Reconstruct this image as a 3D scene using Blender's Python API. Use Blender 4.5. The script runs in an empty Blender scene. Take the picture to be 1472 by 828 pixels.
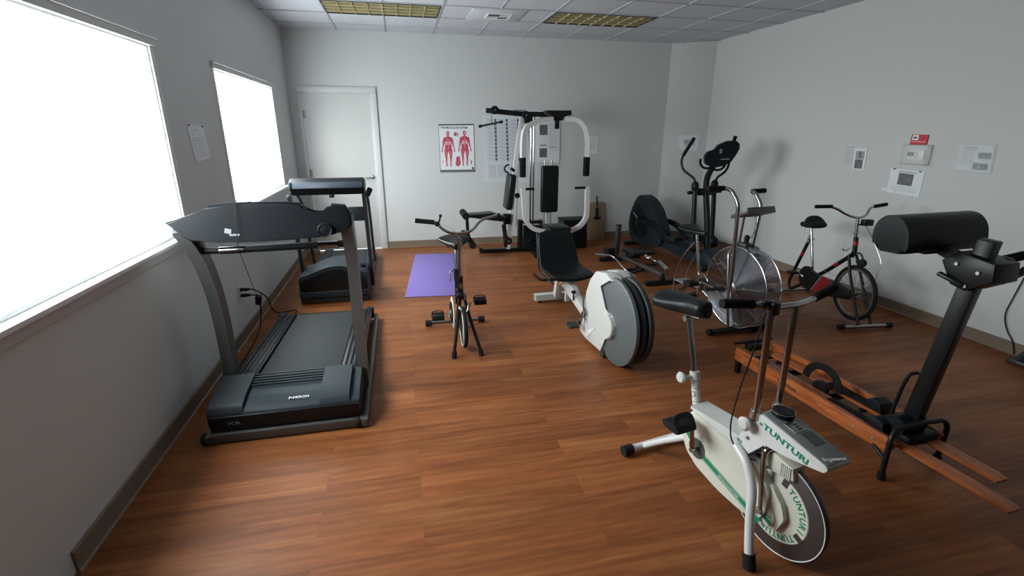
import bpy, bmesh, math, random
from mathutils import Vector, Matrix, Quaternion
random.seed(4)
PI = math.pi
SC = bpy.context.scene
COL = SC.collection

# ------------------------------------------------------------------ camera
cam_d = bpy.data.cameras.new('camera'); cam = bpy.data.objects.new('camera', cam_d); COL.objects.link(cam)
cam_d.sensor_width = 36.0; cam_d.lens = 706.565 / 1472.0 * 36.0
cam_d.clip_start = 0.03
CR = Vector((0.97607246, -0.21744245, 0.00115854)); CU = Vector((0.06574101, 0.30017356, 0.95161649)); CF = Vector((0.20726958, 0.92877049, -0.30728603))
m = Matrix.Identity(4)
for i in range(3):
    m[i][0] = CR[i]; m[i][1] = CU[i]; m[i][2] = -CF[i]
m[2][3] = 1.676
cam.matrix_world = m
SC.camera = cam

# ------------------------------------------------------------------ light and exposure
SKY = (17.0, 42.0)
W = bpy.data.worlds.new('overcast_daylight'); SC.world = W; W.use_nodes = True
bg = W.node_tree.nodes['Background']; bg.inputs[0].default_value = (0.93, 1.0, 1.0, 1); bg.inputs[1].default_value = 21.0
_n = W.node_tree.nodes; _l = W.node_tree.links      # overcast sky: brighter overhead, dimmer ground
_tc = _n.new('ShaderNodeTexCoord'); _sp = _n.new('ShaderNodeSeparateXYZ'); _l.new(_tc.outputs['Generated'], _sp.inputs[0])
_rp = _n.new('ShaderNodeMapRange'); _rp.inputs[1].default_value = -0.12; _rp.inputs[2].default_value = 0.75; _rp.inputs[3].default_value = SKY[0]; _rp.inputs[4].default_value = SKY[1]
_l.new(_sp.outputs[2], _rp.inputs[0]); _l.new(_rp.outputs[0], bg.inputs[1])
SC.view_settings.view_transform = 'Standard'; SC.view_settings.look = 'None'
SC.view_settings.exposure = -0.42; SC.view_settings.gamma = 1.0
try: SC.view_settings.use_curve_mapping = False
except Exception: pass
def portal(y0, y1, z0, z1):
    d = bpy.data.lights.new('window_portal', 'AREA'); d.shape = 'RECTANGLE'; d.size = y1 - y0; d.size_y = z1 - z0
    d.cycles.is_portal = True
    o = bpy.data.objects.new('window_portal', d); COL.objects.link(o)
    o.matrix_world = Matrix.Translation((-1.42, (y0 + y1) / 2, (z0 + z1) / 2)) @ Matrix(((0, 0, -1, 0), (1, 0, 0, 0), (0, -1, 0, 0), (0, 0, 0, 1)))
portal(1.72, 3.48, 1.04, 2.13)
portal(4.54, 6.42, 1.03, 2.12)

# ------------------------------------------------------------------ materials
def mat(name, col, rough=0.5, metal=0.0, bump=0.0, bscale=60.0, var=0.0, vscale=8.0, spec=0.5, trans=0.0, coat=0.0, alpha=1.0):
    m = bpy.data.materials.new(name); m.use_nodes = True; nt = m.node_tree; N = nt.nodes; b = N['Principled BSDF']
    b.inputs['Base Color'].default_value = (*col, 1); b.inputs['Roughness'].default_value = rough; b.inputs['Metallic'].default_value = metal
    b.inputs['Specular IOR Level'].default_value = spec; b.inputs['Transmission Weight'].default_value = trans; b.inputs['Coat Weight'].default_value = coat
    b.inputs['Alpha'].default_value = alpha
    tc = N.new('ShaderNodeTexCoord')
    if var > 0:
        n = N.new('ShaderNodeTexNoise'); n.inputs['Scale'].default_value = vscale; n.inputs['Detail'].default_value = 5
        nt.links.new(tc.outputs['Object'], n.inputs['Vector'])
        r = N.new('ShaderNodeMapRange'); r.inputs[3].default_value = 1 - var; r.inputs[4].default_value = 1 + var
        nt.links.new(n.outputs['Fac'], r.inputs[0])
        mx = N.new('ShaderNodeMix'); mx.data_type = 'RGBA'; mx.blend_type = 'MULTIPLY'; mx.inputs[0].default_value = 1
        mx.inputs[6].default_value = (*col, 1); nt.links.new(r.outputs[0], mx.inputs[7]); nt.links.new(mx.outputs[2], b.inputs['Base Color'])
    if bump > 0:
        n = N.new('ShaderNodeTexNoise'); n.inputs['Scale'].default_value = bscale; n.inputs['Detail'].default_value = 4
        nt.links.new(tc.outputs['Object'], n.inputs['Vector'])
        bp = N.new('ShaderNodeBump'); bp.inputs['Strength'].default_value = bump; bp.inputs['Distance'].default_value = 0.002
        nt.links.new(n.outputs['Fac'], bp.inputs['Height']); nt.links.new(bp.outputs[0], b.inputs['Normal'])
    return m
def floor_mat():
    m = bpy.data.materials.new('wood_plank_floor'); m.use_nodes = True; nt = m.node_tree; N = nt.nodes; K = nt.links; b = N['Principled BSDF']
    tc = N.new('ShaderNodeTexCoord')
    br = N.new('ShaderNodeTexBrick'); br.inputs['Scale'].default_value = 1.0; br.inputs['Brick Width'].default_value = 1.22; br.inputs['Row Height'].default_value = 0.152
    br.inputs['Mortar Size'].default_value = 0.0007; br.inputs['Mortar Smooth'].default_value = 0.2; br.inputs['Bias'].default_value = 0.0
    br.offset = 0.37; br.offset_frequency = 2
    br.inputs['Color1'].default_value = (0, 0, 0, 1); br.inputs['Color2'].default_value = (1, 1, 1, 1); br.inputs['Mortar'].default_value = (0.5, 0.5, 0.5, 1)
    K.new(tc.outputs['Object'], br.inputs['Vector'])
    # per plank shift of the grain
    sep = N.new('ShaderNodeSeparateXYZ'); K.new(tc.outputs['Object'], sep.inputs[0])
    mul = N.new('ShaderNodeMath'); mul.operation = 'MULTIPLY'; mul.inputs[1].default_value = 7.3; K.new(br.outputs['Color'], mul.inputs[0])
    fl = N.new('ShaderNodeMath'); fl.operation = 'DIVIDE'; fl.inputs[1].default_value = 0.152; K.new(sep.outputs[1], fl.inputs[0])
    fl2 = N.new('ShaderNodeMath'); fl2.operation = 'FLOOR'; K.new(fl.outputs[0], fl2.inputs[0])
    ad = N.new('ShaderNodeMath'); ad.operation = 'MULTIPLY_ADD'; ad.inputs[1].default_value = 3.17; K.new(fl2.outputs[0], ad.inputs[0]); K.new(mul.outputs[0], ad.inputs[2])
    cx = N.new('ShaderNodeCombineXYZ'); K.new(sep.outputs[0], cx.inputs[0]); K.new(sep.outputs[1], cx.inputs[1]); K.new(ad.outputs[0], cx.inputs[2])
    mp = N.new('ShaderNodeMapping'); mp.inputs['Scale'].default_value = (1.1, 10.0, 1.0); K.new(cx.outputs[0], mp.inputs[0])
    n1 = N.new('ShaderNodeTexNoise'); n1.inputs['Scale'].default_value = 1.0; n1.inputs['Detail'].default_value = 8; n1.inputs['Roughness'].default_value = 0.62; n1.inputs['Distortion'].default_value = 0.6
    K.new(mp.outputs[0], n1.inputs['Vector'])
    mp2 = N.new('ShaderNodeMapping'); mp2.inputs['Scale'].default_value = (3.5, 42.0, 1.0); K.new(cx.outputs[0], mp2.inputs[0])
    n2 = N.new('ShaderNodeTexNoise'); n2.inputs['Scale'].default_value = 1.0; n2.inputs['Detail'].default_value = 6; n2.inputs['Distortion'].default_value = 1.2
    K.new(mp2.outputs[0], n2.inputs['Vector'])
    # cathedral streaks
    mp3 = N.new('ShaderNodeMapping'); mp3.inputs['Scale'].default_value = (0.9, 9.0, 1.0); K.new(cx.outputs[0], mp3.inputs[0])
    wv = N.new('ShaderNodeTexWave'); wv.wave_type = 'RINGS'; wv.inputs['Scale'].default_value = 2.2; wv.inputs['Distortion'].default_value = 6.0; wv.inputs['Detail'].default_value = 3
    K.new(mp3.outputs[0], wv.inputs['Vector'])
    ramp = N.new('ShaderNodeValToRGB'); K.new(n1.outputs['Fac'], ramp.inputs[0]); e = ramp.color_ramp.elements
    e[0].position = 0.22; e[0].color = FLOOR_D; e[1].position = 0.75; e[1].color = FLOOR_L
    x = e.new(0.5); x.color = FLOOR_M
    mx = N.new('ShaderNodeMix'); mx.data_type = 'RGBA'; mx.blend_type = 'MULTIPLY'; mx.inputs[0].default_value = 1.0
    K.new(ramp.outputs[0], mx.inputs[6])
    r2 = N.new('ShaderNodeMapRange'); r2.inputs[1].default_value = 0.3; r2.inputs[2].default_value = 0.7; r2.inputs[3].default_value = 0.84; r2.inputs[4].default_value = 1.08; K.new(n2.outputs['Fac'], r2.inputs[0])
    r3 = N.new('ShaderNodeMapRange'); r3.inputs[3].default_value = 0.90; r3.inputs[4].default_value = 1.04; K.new(wv.outputs['Fac'], r3.inputs[0])
    r4 = N.new('ShaderNodeMapRange'); r4.inputs[3].default_value = 0.82; r4.inputs[4].default_value = 1.16; K.new(br.outputs['Color'], r4.inputs[0])
    a = N.new('ShaderNodeMath'); a.operation = 'MULTIPLY'; K.new(r2.outputs[0], a.inputs[0]); K.new(r3.outputs[0], a.inputs[1])
    a2 = N.new('ShaderNodeMath'); a2.operation = 'MULTIPLY'; K.new(a.outputs[0], a2.inputs[0]); K.new(r4.outputs[0], a2.inputs[1])
    g = N.new('ShaderNodeMapRange'); g.inputs[3].default_value = 1.0; g.inputs[4].default_value = 0.55; K.new(br.outputs['Fac'], g.inputs[0])
    a3 = N.new('ShaderNodeMath'); a3.operation = 'MULTIPLY'; K.new(a2.outputs[0], a3.inputs[0]); K.new(g.outputs[0], a3.inputs[1])
    K.new(a3.outputs[0], mx.inputs[7]); K.new(mx.outputs[2], b.inputs['Base Color'])
    rr = N.new('ShaderNodeMapRange'); rr.inputs[3].default_value = 0.34; rr.inputs[4].default_value = 0.5; K.new(n2.outputs['Fac'], rr.inputs[0]); K.new(rr.outputs[0], b.inputs['Roughness'])
    b.inputs['Specular IOR Level'].default_value = 0.22
    bp = N.new('ShaderNodeBump'); bp.inputs['Strength'].default_value = 0.25; bp.inputs['Distance'].default_value = 0.001; K.new(n2.outputs['Fac'], bp.inputs['Height']); K.new(bp.outputs[0], b.inputs['Normal'])
    return m
FLOOR_D = (0.125, 0.034, 0.010, 1); FLOOR_M = (0.245, 0.080, 0.025, 1); FLOOR_L = (0.335, 0.135, 0.046, 1)
def oak_mat():
    m = bpy.data.materials.new('oak'); m.use_nodes = True; nt = m.node_tree; N = nt.nodes; K = nt.links; b = N['Principled BSDF']
    tc = N.new('ShaderNodeTexCoord'); mp = N.new('ShaderNodeMapping'); mp.inputs['Scale'].default_value = (5, 55, 40); K.new(tc.outputs['Object'], mp.inputs[0])
    n = N.new('ShaderNodeTexNoise'); n.inputs['Scale'].default_value = 1.0; n.inputs['Detail'].default_value = 6; n.inputs['Distortion'].default_value = 0.8; K.new(mp.outputs[0], n.inputs['Vector'])
    r = N.new('ShaderNodeValToRGB'); K.new(n.outputs['Fac'], r.inputs[0]); e = r.color_ramp.elements
    e[0].position = 0.3; e[0].color = (0.20, 0.045, 0.011, 1); e[1].position = 0.7; e[1].color = (0.52, 0.15, 0.038, 1)
    K.new(r.outputs[0], b.inputs['Base Color']); b.inputs['Roughness'].default_value = 0.38
    return m
M = dict(
    wall=mat('painted_wall', (0.60, 0.62, 0.615), 0.75, bump=0.25, bscale=220, spec=0.25),
    dimwall=mat('wall_darkened_to_cut_fill', (0.06, 0.05, 0.045), 0.7),  # unseen wall behind the camera, colour made dark to cut fill light
    ceiling=mat('ceiling_tile', (0.56, 0.585, 0.63), 0.9, bump=0.6, bscale=160, var=0.03, vscale=40, spec=0.1),
    tbar=mat('ceiling_grid_metal', (0.44, 0.46, 0.50), 0.5),
    floor=floor_mat(),
    base=mat('vinyl_baseboard', (0.20, 0.152, 0.108), 0.5, var=0.06),
    trim=mat('window_trim_paint', (0.60, 0.62, 0.62), 0.45),
    frame=mat('white_vinyl', (0.82, 0.84, 0.84), 0.35),
    door=mat('door_paint', (0.62, 0.635, 0.625), 0.45, bump=0.1, bscale=90),
    nickel=mat('satin_nickel', (0.55, 0.54, 0.52), 0.32, 1.0),
    chrome=mat('chrome', (0.42, 0.42, 0.425), 0.13, 1.0, bump=0.03, bscale=30),
    chrome_old=mat('worn_chrome', (0.34, 0.32, 0.31), 0.24, 1.0, var=0.15, vscale=25),
    black=mat('black_metal', (0.008, 0.009, 0.010), 0.38, var=0.1, spec=0.3),
    rubber=mat('black_rubber', (0.010, 0.010, 0.011), 0.75, bump=0.3, bscale=140, spec=0.25),
    foam=mat('black_foam', (0.008, 0.008, 0.009), 0.85, bump=0.6, bscale=260, spec=0.2),
    vinyl=mat('black_vinyl', (0.008, 0.011, 0.012), 0.34, bump=0.25, bscale=190, spec=0.22),
    plastic=mat('black_plastic', (0.007, 0.009, 0.012), 0.45, bump=0.12, bscale=200, spec=0.2),
    navy=mat('dark_slate_plastic', (0.015, 0.025, 0.031), 0.52, bump=0.2, bscale=220, var=0.06, spec=0.22),
    slate=mat('slate_plastic', (0.020, 0.029, 0.035), 0.5, bump=0.15, bscale=200, spec=0.22),
    console2=mat('blue_grey_plastic', (0.075, 0.095, 0.13), 0.35),
    belt=mat('running_belt', (0.014, 0.019, 0.022), 0.68, bump=0.4, bscale=300, var=0.08, vscale=4),
    grey=mat('grey_enamel', (0.10, 0.102, 0.102), 0.36, 0.4, var=0.05),
    dgrey=mat('dark_grey_enamel', (0.034, 0.038, 0.040), 0.42, 0.2),
    white=mat('white_enamel', (0.64, 0.65, 0.645), 0.3, coat=0.3, var=0.03, vscale=5),
    cream=mat('cream_plastic', (0.62, 0.62, 0.54), 0.38, var=0.04),
    cover=mat('white_plastic_cover', (0.56, 0.57, 0.55), 0.42, var=0.03, bump=0.08, bscale=200),
    discgrey=mat('grey_disc_plastic', (0.10, 0.115, 0.122), 0.5, bump=0.1, bscale=250),
    discdark=mat('dark_disc_plastic', (0.022, 0.028, 0.031), 0.5, bump=0.1, bscale=250),
    steel=mat('brushed_steel', (0.28, 0.27, 0.27), 0.38, 0.9, bump=0.2, bscale=60),
    steelrim=mat('flywheel_steel', (0.13, 0.12, 0.12), 0.42, 0.75, var=0.1, vscale=14),
    greyplate=mat('grey_face_plate', (0.23, 0.25, 0.25), 0.4, 0.3),
    green=mat('green_print', (0.0, 0.22, 0.115), 0.5),
    red=mat('red_enamel', (0.30, 0.012, 0.018), 0.4),
    redpaper=mat('red_card', (0.55, 0.035, 0.045), 0.5),
    fig=mat('muscle_red_print', (0.50, 0.07, 0.11), 0.6, var=0.35, vscale=60),
    figd=mat('muscle_pink_print', (0.74, 0.48, 0.52), 0.6, var=0.2, vscale=90),
    purple=mat('purple_foam', (0.20, 0.145, 0.44), 0.8, bump=0.4, bscale=300, var=0.04),
    oak=oak_mat(),
    paper=mat('paper', (0.76, 0.79, 0.82), 0.6), paperc=mat('laminated_paper', (0.64, 0.68, 0.72), 0.32),
    ink=mat('black_ink', (0.03, 0.03, 0.035), 0.5), inkg=mat('grey_ink', (0.22, 0.24, 0.26), 0.6), inkl=mat('pale_ink', (0.32, 0.34, 0.37), 0.6),
    photo=mat('printed_photo', (0.13, 0.14, 0.15), 0.5, var=0.9, vscale=34),
    teal=mat('printed_dark_photo', (0.07, 0.11, 0.13), 0.5, var=0.8, vscale=34),
    clear=mat('clear_plastic', (0.86, 0.90, 0.90), 0.08, trans=0.0, alpha=0.18), 
    sleeve=mat('plastic_sleeve', (0.75, 0.8, 0.8), 0.12, bump=1.0, bscale=22, alpha=0.35),
    thermo=mat('thermostat_plastic', (0.66, 0.67, 0.66), 0.4), lcd=mat('lcd_panel', (0.07, 0.09, 0.085), 0.25),
    amber=mat('amber_louver', (0.42, 0.37, 0.19), 0.4, 0.1), amberback=mat('amber_reflector', (0.26, 0.225, 0.11), 0.45, 0.1),
    cage=mat('cage_wire', (0.50, 0.53, 0.57), 0.22, 1.0), blade=mat('fan_blade_metal', (0.42, 0.46, 0.50), 0.3, 0.95),
    board=mat('fibreboard', (0.30, 0.215, 0.12), 0.7, var=0.08), yellow=mat('yellow_foam', (0.62, 0.40, 0.10), 0.8),
    outlet=mat('outlet_plastic', (0.60, 0.61, 0.60), 0.4),
)
def glass_mat():
    m = bpy.data.materials.new('window_glass'); m.use_nodes = True; nt = m.node_tree; N = nt.nodes
    for n in list(N): N.remove(n)
    o = N.new('ShaderNodeOutputMaterial'); t = N.new('ShaderNodeBsdfTransparent'); g = N.new('ShaderNodeBsdfGlossy'); g.inputs['Roughness'].default_value = 0.02
    x = N.new('ShaderNodeMixShader'); x.inputs[0].default_value = 0.04
    nt.links.new(t.outputs[0], x.inputs[1]); nt.links.new(g.outputs[0], x.inputs[2]); nt.links.new(x.outputs[0], o.inputs[0]); return m
M['glass'] = glass_mat()

# ------------------------------------------------------------------ mesh helpers
def fillet(pts, r, n=6, closed=False):
    P = [Vector(p) for p in pts]
    if r <= 0 or len(P) < 3: return P
    out = []; L = len(P); rng = range(L) if closed else range(1, L - 1)
    if not closed: out.append(P[0])
    for i in rng:
        a, b, c = P[i - 1], P[i], P[(i + 1) % L]
        d1 = a - b; d2 = c - b; l1 = d1.length; l2 = d2.length
        if l1 < 1e-6 or l2 < 1e-6: out.append(b); continue
        k = min(r, l1 * 0.48, l2 * 0.48); p = b + d1 / l1 * k; q = b + d2 / l2 * k
        for j in range(n + 1):
            t = j / n; out.append(p * (1 - t) ** 2 + b * 2 * t * (1 - t) + q * t * t)
    if not closed: out.append(P[-1])
    return out
class MB:
    def __init__(s): s.bm = bmesh.new()
    def box(s, c, d, rot=None, bev=0.0, seg=2):
        r = bmesh.ops.create_cube(s.bm, size=1.0); vs = r['verts']
        for v in vs: v.co = Vector((v.co.x * d[0], v.co.y * d[1], v.co.z * d[2]))
        if bev > 0:
            es = list({e for v in vs for e in v.link_edges})
            rr = bmesh.ops.bevel(s.bm, geom=es, offset=bev, segments=seg, profile=0.5, affect='EDGES'); vs = list({v for f in rr['faces'] for v in f.verts} | set(v for v in vs if v.is_valid))
        R = rot if rot is not None else Matrix.Identity(3)
        if isinstance(rot, (tuple, list)):
            from mathutils import Euler
            R = Euler(rot).to_matrix()
        for v in vs: v.co = R @ v.co + Vector(c)
        return s
    def bar(s, p0, p1, w, h, bev=0.0, up=(0, 0, 1)):
        p0 = Vector(p0); p1 = Vector(p1); x = (p1 - p0); l = x.length; x.normalize(); u = Vector(up)
        y = u.cross(x)
        if y.length < 1e-4: y = Vector((0, 1, 0)).cross(x)
        y.normalize(); z = x.cross(y)
        R = Matrix((x, y, z)).transposed()
        return s.box((p0 + p1) / 2, (l, w, h), R, bev)
    def tube(s, pts, r, seg=12, fil=0.0, closed=False, n=6, sq=None):
        P = fillet(pts, fil, n, closed); L = len(P)
        rad = r if isinstance(r, (list, tuple)) else None
        if rad is not None and len(rad) != L:
            a = rad; rad = [a[0] + (a[-1] - a[0]) * i / (L - 1) for i in range(L)]
        T = []
        for i in range(L):
            if closed: t = P[(i + 1) % L] - P[i - 1]
            else: t = P[min(i + 1, L - 1)] - P[max(i - 1, 0)]
            T.append(t.normalized())
        u = Vector((0, 0, 1)) if abs(T[0].z) < 0.9 else Vector((0, 1, 0))
        u = (u - T[0] * u.dot(T[0])).normalized(); rings = []
        for i in range(L):
            if i > 0:
                q = T[i - 1].rotation_difference(T[i]); u = q @ u; u = (u - T[i] * u.dot(T[i])).normalized()
            v = T[i].cross(u); rr = rad[i] if rad else r; ring = []
            if sq:
                for (a, b) in ((-1, -1), (1, -1), (1, 1), (-1, 1)):
                    ring.append(s.bm.verts.new(P[i] + v * a * sq[0] / 2 + u * b * sq[1] / 2))
            else:
                for k in range(seg):
                    a = 2 * PI * k / seg; ring.append(s.bm.verts.new(P[i] + u * math.cos(a) * rr + v * math.sin(a) * rr))
            rings.append(ring)
        sg = len(rings[0])
        for i in range(L if closed else L - 1):
            A, B = rings[i], rings[(i + 1) % L]
            for k in range(sg): s.bm.faces.new((A[k], A[(k + 1) % sg], B[(k + 1) % sg], B[k]))
        if not closed: s.bm.faces.new(list(reversed(rings[0]))); s.bm.faces.new(rings[-1])
        return s
    def cyl(s, p0, p1, r, seg=24): return s.tube([p0, p1], r, seg)
    def prism(s, outl, t0, t1, bev=0.0, seg=2, axis='t', fil=0.0, n=5):
        """outline in (s,z) extruded along local y (axis t); axis z: outline (x,y) along z; axis x: outline (y,z) along x"""
        if fil > 0: outl = [(p.x, p.y) for p in fillet([(a, b, 0) for a, b in outl], fil, n, True)]
        def mk(a, b, t):
            if axis == 't': return (a, t, b)
            if axis == 'z': return (a, b, t)
            return (t, a, b)
        A = [s.bm.verts.new(mk(a, b, t0)) for a, b in outl]; B = [s.bm.verts.new(mk(a, b, t1)) for a, b in outl]
        fs = [s.bm.faces.new(A), s.bm.faces.new(list(reversed(B)))]
        L = len(A); se = []
        for i in range(L): fs.append(s.bm.faces.new((A[i], B[i], B[(i + 1) % L], A[(i + 1) % L])))
        if bev > 0:
            es = [e for f in fs[:2] for e in f.edges]
            bmesh.ops.bevel(s.bm, geom=list(set(es)), offset=bev, segments=seg, profile=0.5, affect='EDGES')
        return s
    def lathe(s, prof, o=(0, 0, 0), axis='t', seg=48):
        """profile list of (radius, axial)"""
        rings = []
        for (r, h) in prof:
            ring = []
            for k in range(seg):
                a = 2 * PI * k / seg; c, d = math.cos(a) * r, math.sin(a) * r
                p = (c, h, d) if axis == 't' else ((c, d, h) if axis == 'z' else (h, c, d))
                ring.append(s.bm.verts.new(Vector(p) + Vector(o)))
            rings.append(ring)
        for i in range(len(rings) - 1):
            for k in range(seg): s.bm.faces.new((rings[i][k], rings[i][(k + 1) % seg], rings[i + 1][(k + 1) % seg], rings[i + 1][k]))
        s.bm.faces.new(rings[0]); s.bm.faces.new(list(reversed(rings[-1])))
        return s
    def ring(s, R, r, o=(0, 0, 0), axis='t', seg=48, sg=10, sq=None, a0=0, a1=2 * PI):
        full = abs(a1 - a0 - 2 * PI) < 1e-5; pts = []; N = seg if full else seg + 1
        for k in range(N):
            a = a0 + (a1 - a0) * k / seg; c, d = math.cos(a) * R, math.sin(a) * R
            p = (c, 0, d) if axis == 't' else ((c, d, 0) if axis == 'z' else (0, c, d))
            pts.append(Vector(p) + Vector(o))
        return s.tube(pts, r, sg, closed=full, sq=sq)
    def ball(s, c, r, sc=(1, 1, 1), seg=20, rot=None):
        q = bmesh.ops.create_uvsphere(s.bm, u_segments=seg, v_segments=seg // 2, radius=1.0)
        for v in q['verts']:
            p = Vector((v.co.x * r * sc[0], v.co.y * r * sc[1], v.co.z * r * sc[2]))
            if rot is not None: p = rot @ p
            v.co = p + Vector(c)
        return s
    def loft(s, rings, cap=True, closed=True):
        V = [[s.bm.verts.new(p) for p in r] for r in rings]; n = len(V[0])
        for i in range(len(V) - 1):
            for k in range(n if closed else n - 1): s.bm.faces.new((V[i][k], V[i][(k + 1) % n], V[i + 1][(k + 1) % n], V[i + 1][k]))
        if cap and closed: s.bm.faces.new(list(reversed(V[0]))); s.bm.faces.new(V[-1])
        return s
    def quad(s, pts): s.bm.faces.new([s.bm.verts.new(p) for p in pts]); return s
    def xf(s, Mx): bmesh.ops.transform(s.bm, matrix=Mx, verts=s.bm.verts); return s
def sup(w, h, n=20, e=2.6):
    out = []
    for k in range(n):
        a = 2 * PI * k / n; c, d = math.cos(a), math.sin(a)
        out.append((w * math.copysign(abs(c) ** (2 / e), c), h * math.copysign(abs(d) ** (2 / e), d)))
    return out
def link(name, me, parent=None):
    o = bpy.data.objects.new(name, me); COL.objects.link(o)
    if parent is not None: o.parent = parent
    return o
def obj(name, mb, m, parent=None, label=None, angle=35, subd=0):
    bmesh.ops.recalc_face_normals(mb.bm, faces=mb.bm.faces)
    me = bpy.data.meshes.new(name); mb.bm.to_mesh(me); mb.bm.free()
    me.materials.append(M[m] if isinstance(m, str) else m)
    for p in me.polygons: p.use_smooth = True
    try: me.set_sharp_from_angle(angle=math.radians(angle))
    except Exception: pass
    o = link(name, me, parent)
    if label: o['label'] = label
    if subd:
        s = o.modifiers.new('subdivision', 'SUBSURF'); s.levels = subd; s.render_levels = subd
    return o
def tag(o, label=None, cat=None, group=None, kind=None):
    if label: o['label'] = label
    if cat: o['category'] = cat
    if group: o['group'] = group
    if kind: o['kind'] = kind
    return o
def thing(name, label, cat, loc=(0, 0, 0), deg=0, group=None):
    o = bpy.data.objects.new(name, None); COL.objects.link(o); o.location = loc; o.rotation_euler = (0, 0, math.radians(deg)); o.empty_display_size = 0.1
    return tag(o, label, cat, group)
def struct(name, mb, m, parent=None):
    o = obj(name, mb, m, parent)
    if parent is None: o['kind'] = 'structure'
    return o
def text(name, s, size, m, parent, mtx, ext=0.0006, bold=0.0, align='LEFT', sx=1.0):
    cu = bpy.data.curves.new('lettering', 'FONT'); cu.body = s; cu.size = size; cu.extrude = ext; cu.offset = bold; cu.align_x = align; cu.resolution_u = 3
    t = bpy.data.objects.new('lettering_source', cu); COL.objects.link(t)
    dg = bpy.context.evaluated_depsgraph_get(); me = bpy.data.meshes.new_from_object(t.evaluated_get(dg))
    bpy.data.objects.remove(t); me.name = name
    if sx != 1.0: me.transform(Matrix.Scale(sx, 4, (1, 0, 0)))
    me.transform(mtx); me.materials.clear(); me.materials.append(M[m])
    return link(name, me, parent)
def basis(x, y, z, o):
    q = Matrix.Identity(4)
    for i in range(3): q[i][0] = x[i]; q[i][1] = y[i]; q[i][2] = z[i]; q[i][3] = o[i]
    return q

# ------------------------------------------------------------------ room
XL, XR, YB, YF, ZC = -1.357, 4.60, 7.344, -1.3, 2.886
WIN = [(1.72, 3.48, 1.04, 2.13), (4.54, 6.42, 1.03, 2.12)]
WT = 0.16
mb = MB().box(((XL + XR) / 2, (YB + YF) / 2, -0.05), (XR - XL + 0.6, YB - YF + 0.6, 0.1)); struct('floor', mb, 'floor')
mb = MB().box(((XL + XR) / 2, (YB + YF) / 2, ZC + 0.056), (XR - XL + 0.6, YB - YF + 0.6, 0.1)); ceiling = struct('ceiling', mb, 'ceiling')
mb = MB()   # suspended grid, 2 ft module
G0 = -0.677; T = 0.6096; R1 = 6.933
k = -1
while G0 + k * T < XR:
    if G0 + k * T > XL + 0.02: mb.box((G0 + k * T, (YB + YF) / 2, ZC + 0.002), (0.024 if k % 2 == 0 else 0.014, YB - YF, 0.010))
    k += 1
k = 0
while R1 - k * T > YF: mb.box(((XL + XR) / 2, R1 - k * T, ZC + 0.001), (XR - XL, 0.018, 0.010)); k += 1
struct('ceiling_grid', mb, 'tbar', ceiling)
# left wall with two openings
mb = MB(); x0 = XL - WT / 2
def wbox(y0, y1, z0, z1): mb.box((x0, (y0 + y1) / 2, (z0 + z1) / 2), (WT, y1 - y0, z1 - z0))
wbox(YF, WIN[0][0], 0, ZC + .01); wbox(WIN[0][1], WIN[1][0], 0, ZC + .01); wbox(WIN[1][1], YB + .1, 0, ZC + .01)
for w in WIN: wbox(w[0], w[1], 0, w[2]); wbox(w[0], w[1], w[3], ZC + .01)
struct('wall_left', mb, 'wall')
CA = (4.068, YB); CB = (XR, 7.0)
mb = MB(); DX0, DX1, DZ = -1.208, -0.319, 2.14
mb.box(((XL + DX0) / 2 - .05, YB + 0.06, ZC / 2), (DX0 - XL + .1, 0.12, ZC + .02)).box(((DX0 + DX1) / 2, YB + 0.06, (DZ + ZC) / 2 + .005), (DX1 - DX0, 0.12, ZC - DZ + .01)).box(((DX1 + CA[0]) / 2 + .1, YB + 0.06, ZC / 2), (CA[0] - DX1 + .2, 0.12, ZC + .02))
struct('wall_back', mb, 'wall')
struct('wall_right', MB().box((XR + 0.06, (CB[1] + YF) / 2, ZC / 2), (0.12, CB[1] - YF, ZC + .02)), 'wall')
mb = MB(); mb.prism([CA, (CA[0] + .05, YB + .12), (XR + .12, YB + .12), (XR + .12, CB[1]), CB], -0.01, ZC + .01, axis='z'); struct('wall_corner', mb, 'wall')
struct('wall_front', MB().box(((XL + XR) / 2, YF - 0.06, ZC / 2), (XR - XL + .3, 0.12, ZC + .02)), 'dimwall')
# baseboards
H = 0.098; Tk = 0.011
def bb(name, p, q, nrm):
    p = Vector(p); q = Vector(q); n = Vector(nrm); a, b = p + n * Tk, q + n * Tk
    mb = MB(); prof = [(0, 0), (0.02, 0), (0.012, 0.008), (Tk, 0.018), (Tk, H - .006), (0.006, H), (0, H)]
    mb.loft([[(p.x + n.x * u, p.y + n.y * u, v) for u, v in prof], [(q.x + n.x * u, q.y + n.y * u, v) for u, v in prof]]); struct(name, mb, 'base')
bb('baseboard_left', (XL, 1.85), (XL, YB), (1, 0))
bb('baseboard_back', (-0.232, YB), (CA[0], YB), (0, -1))
d = (Vector(CB) - Vector(CA)).normalized(); bb('baseboard_corner', CA, CB, (d.y, -d.x))
bb('baseboard_right', (XR, YF), (XR, CB[1]), (-1, 0))
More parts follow.
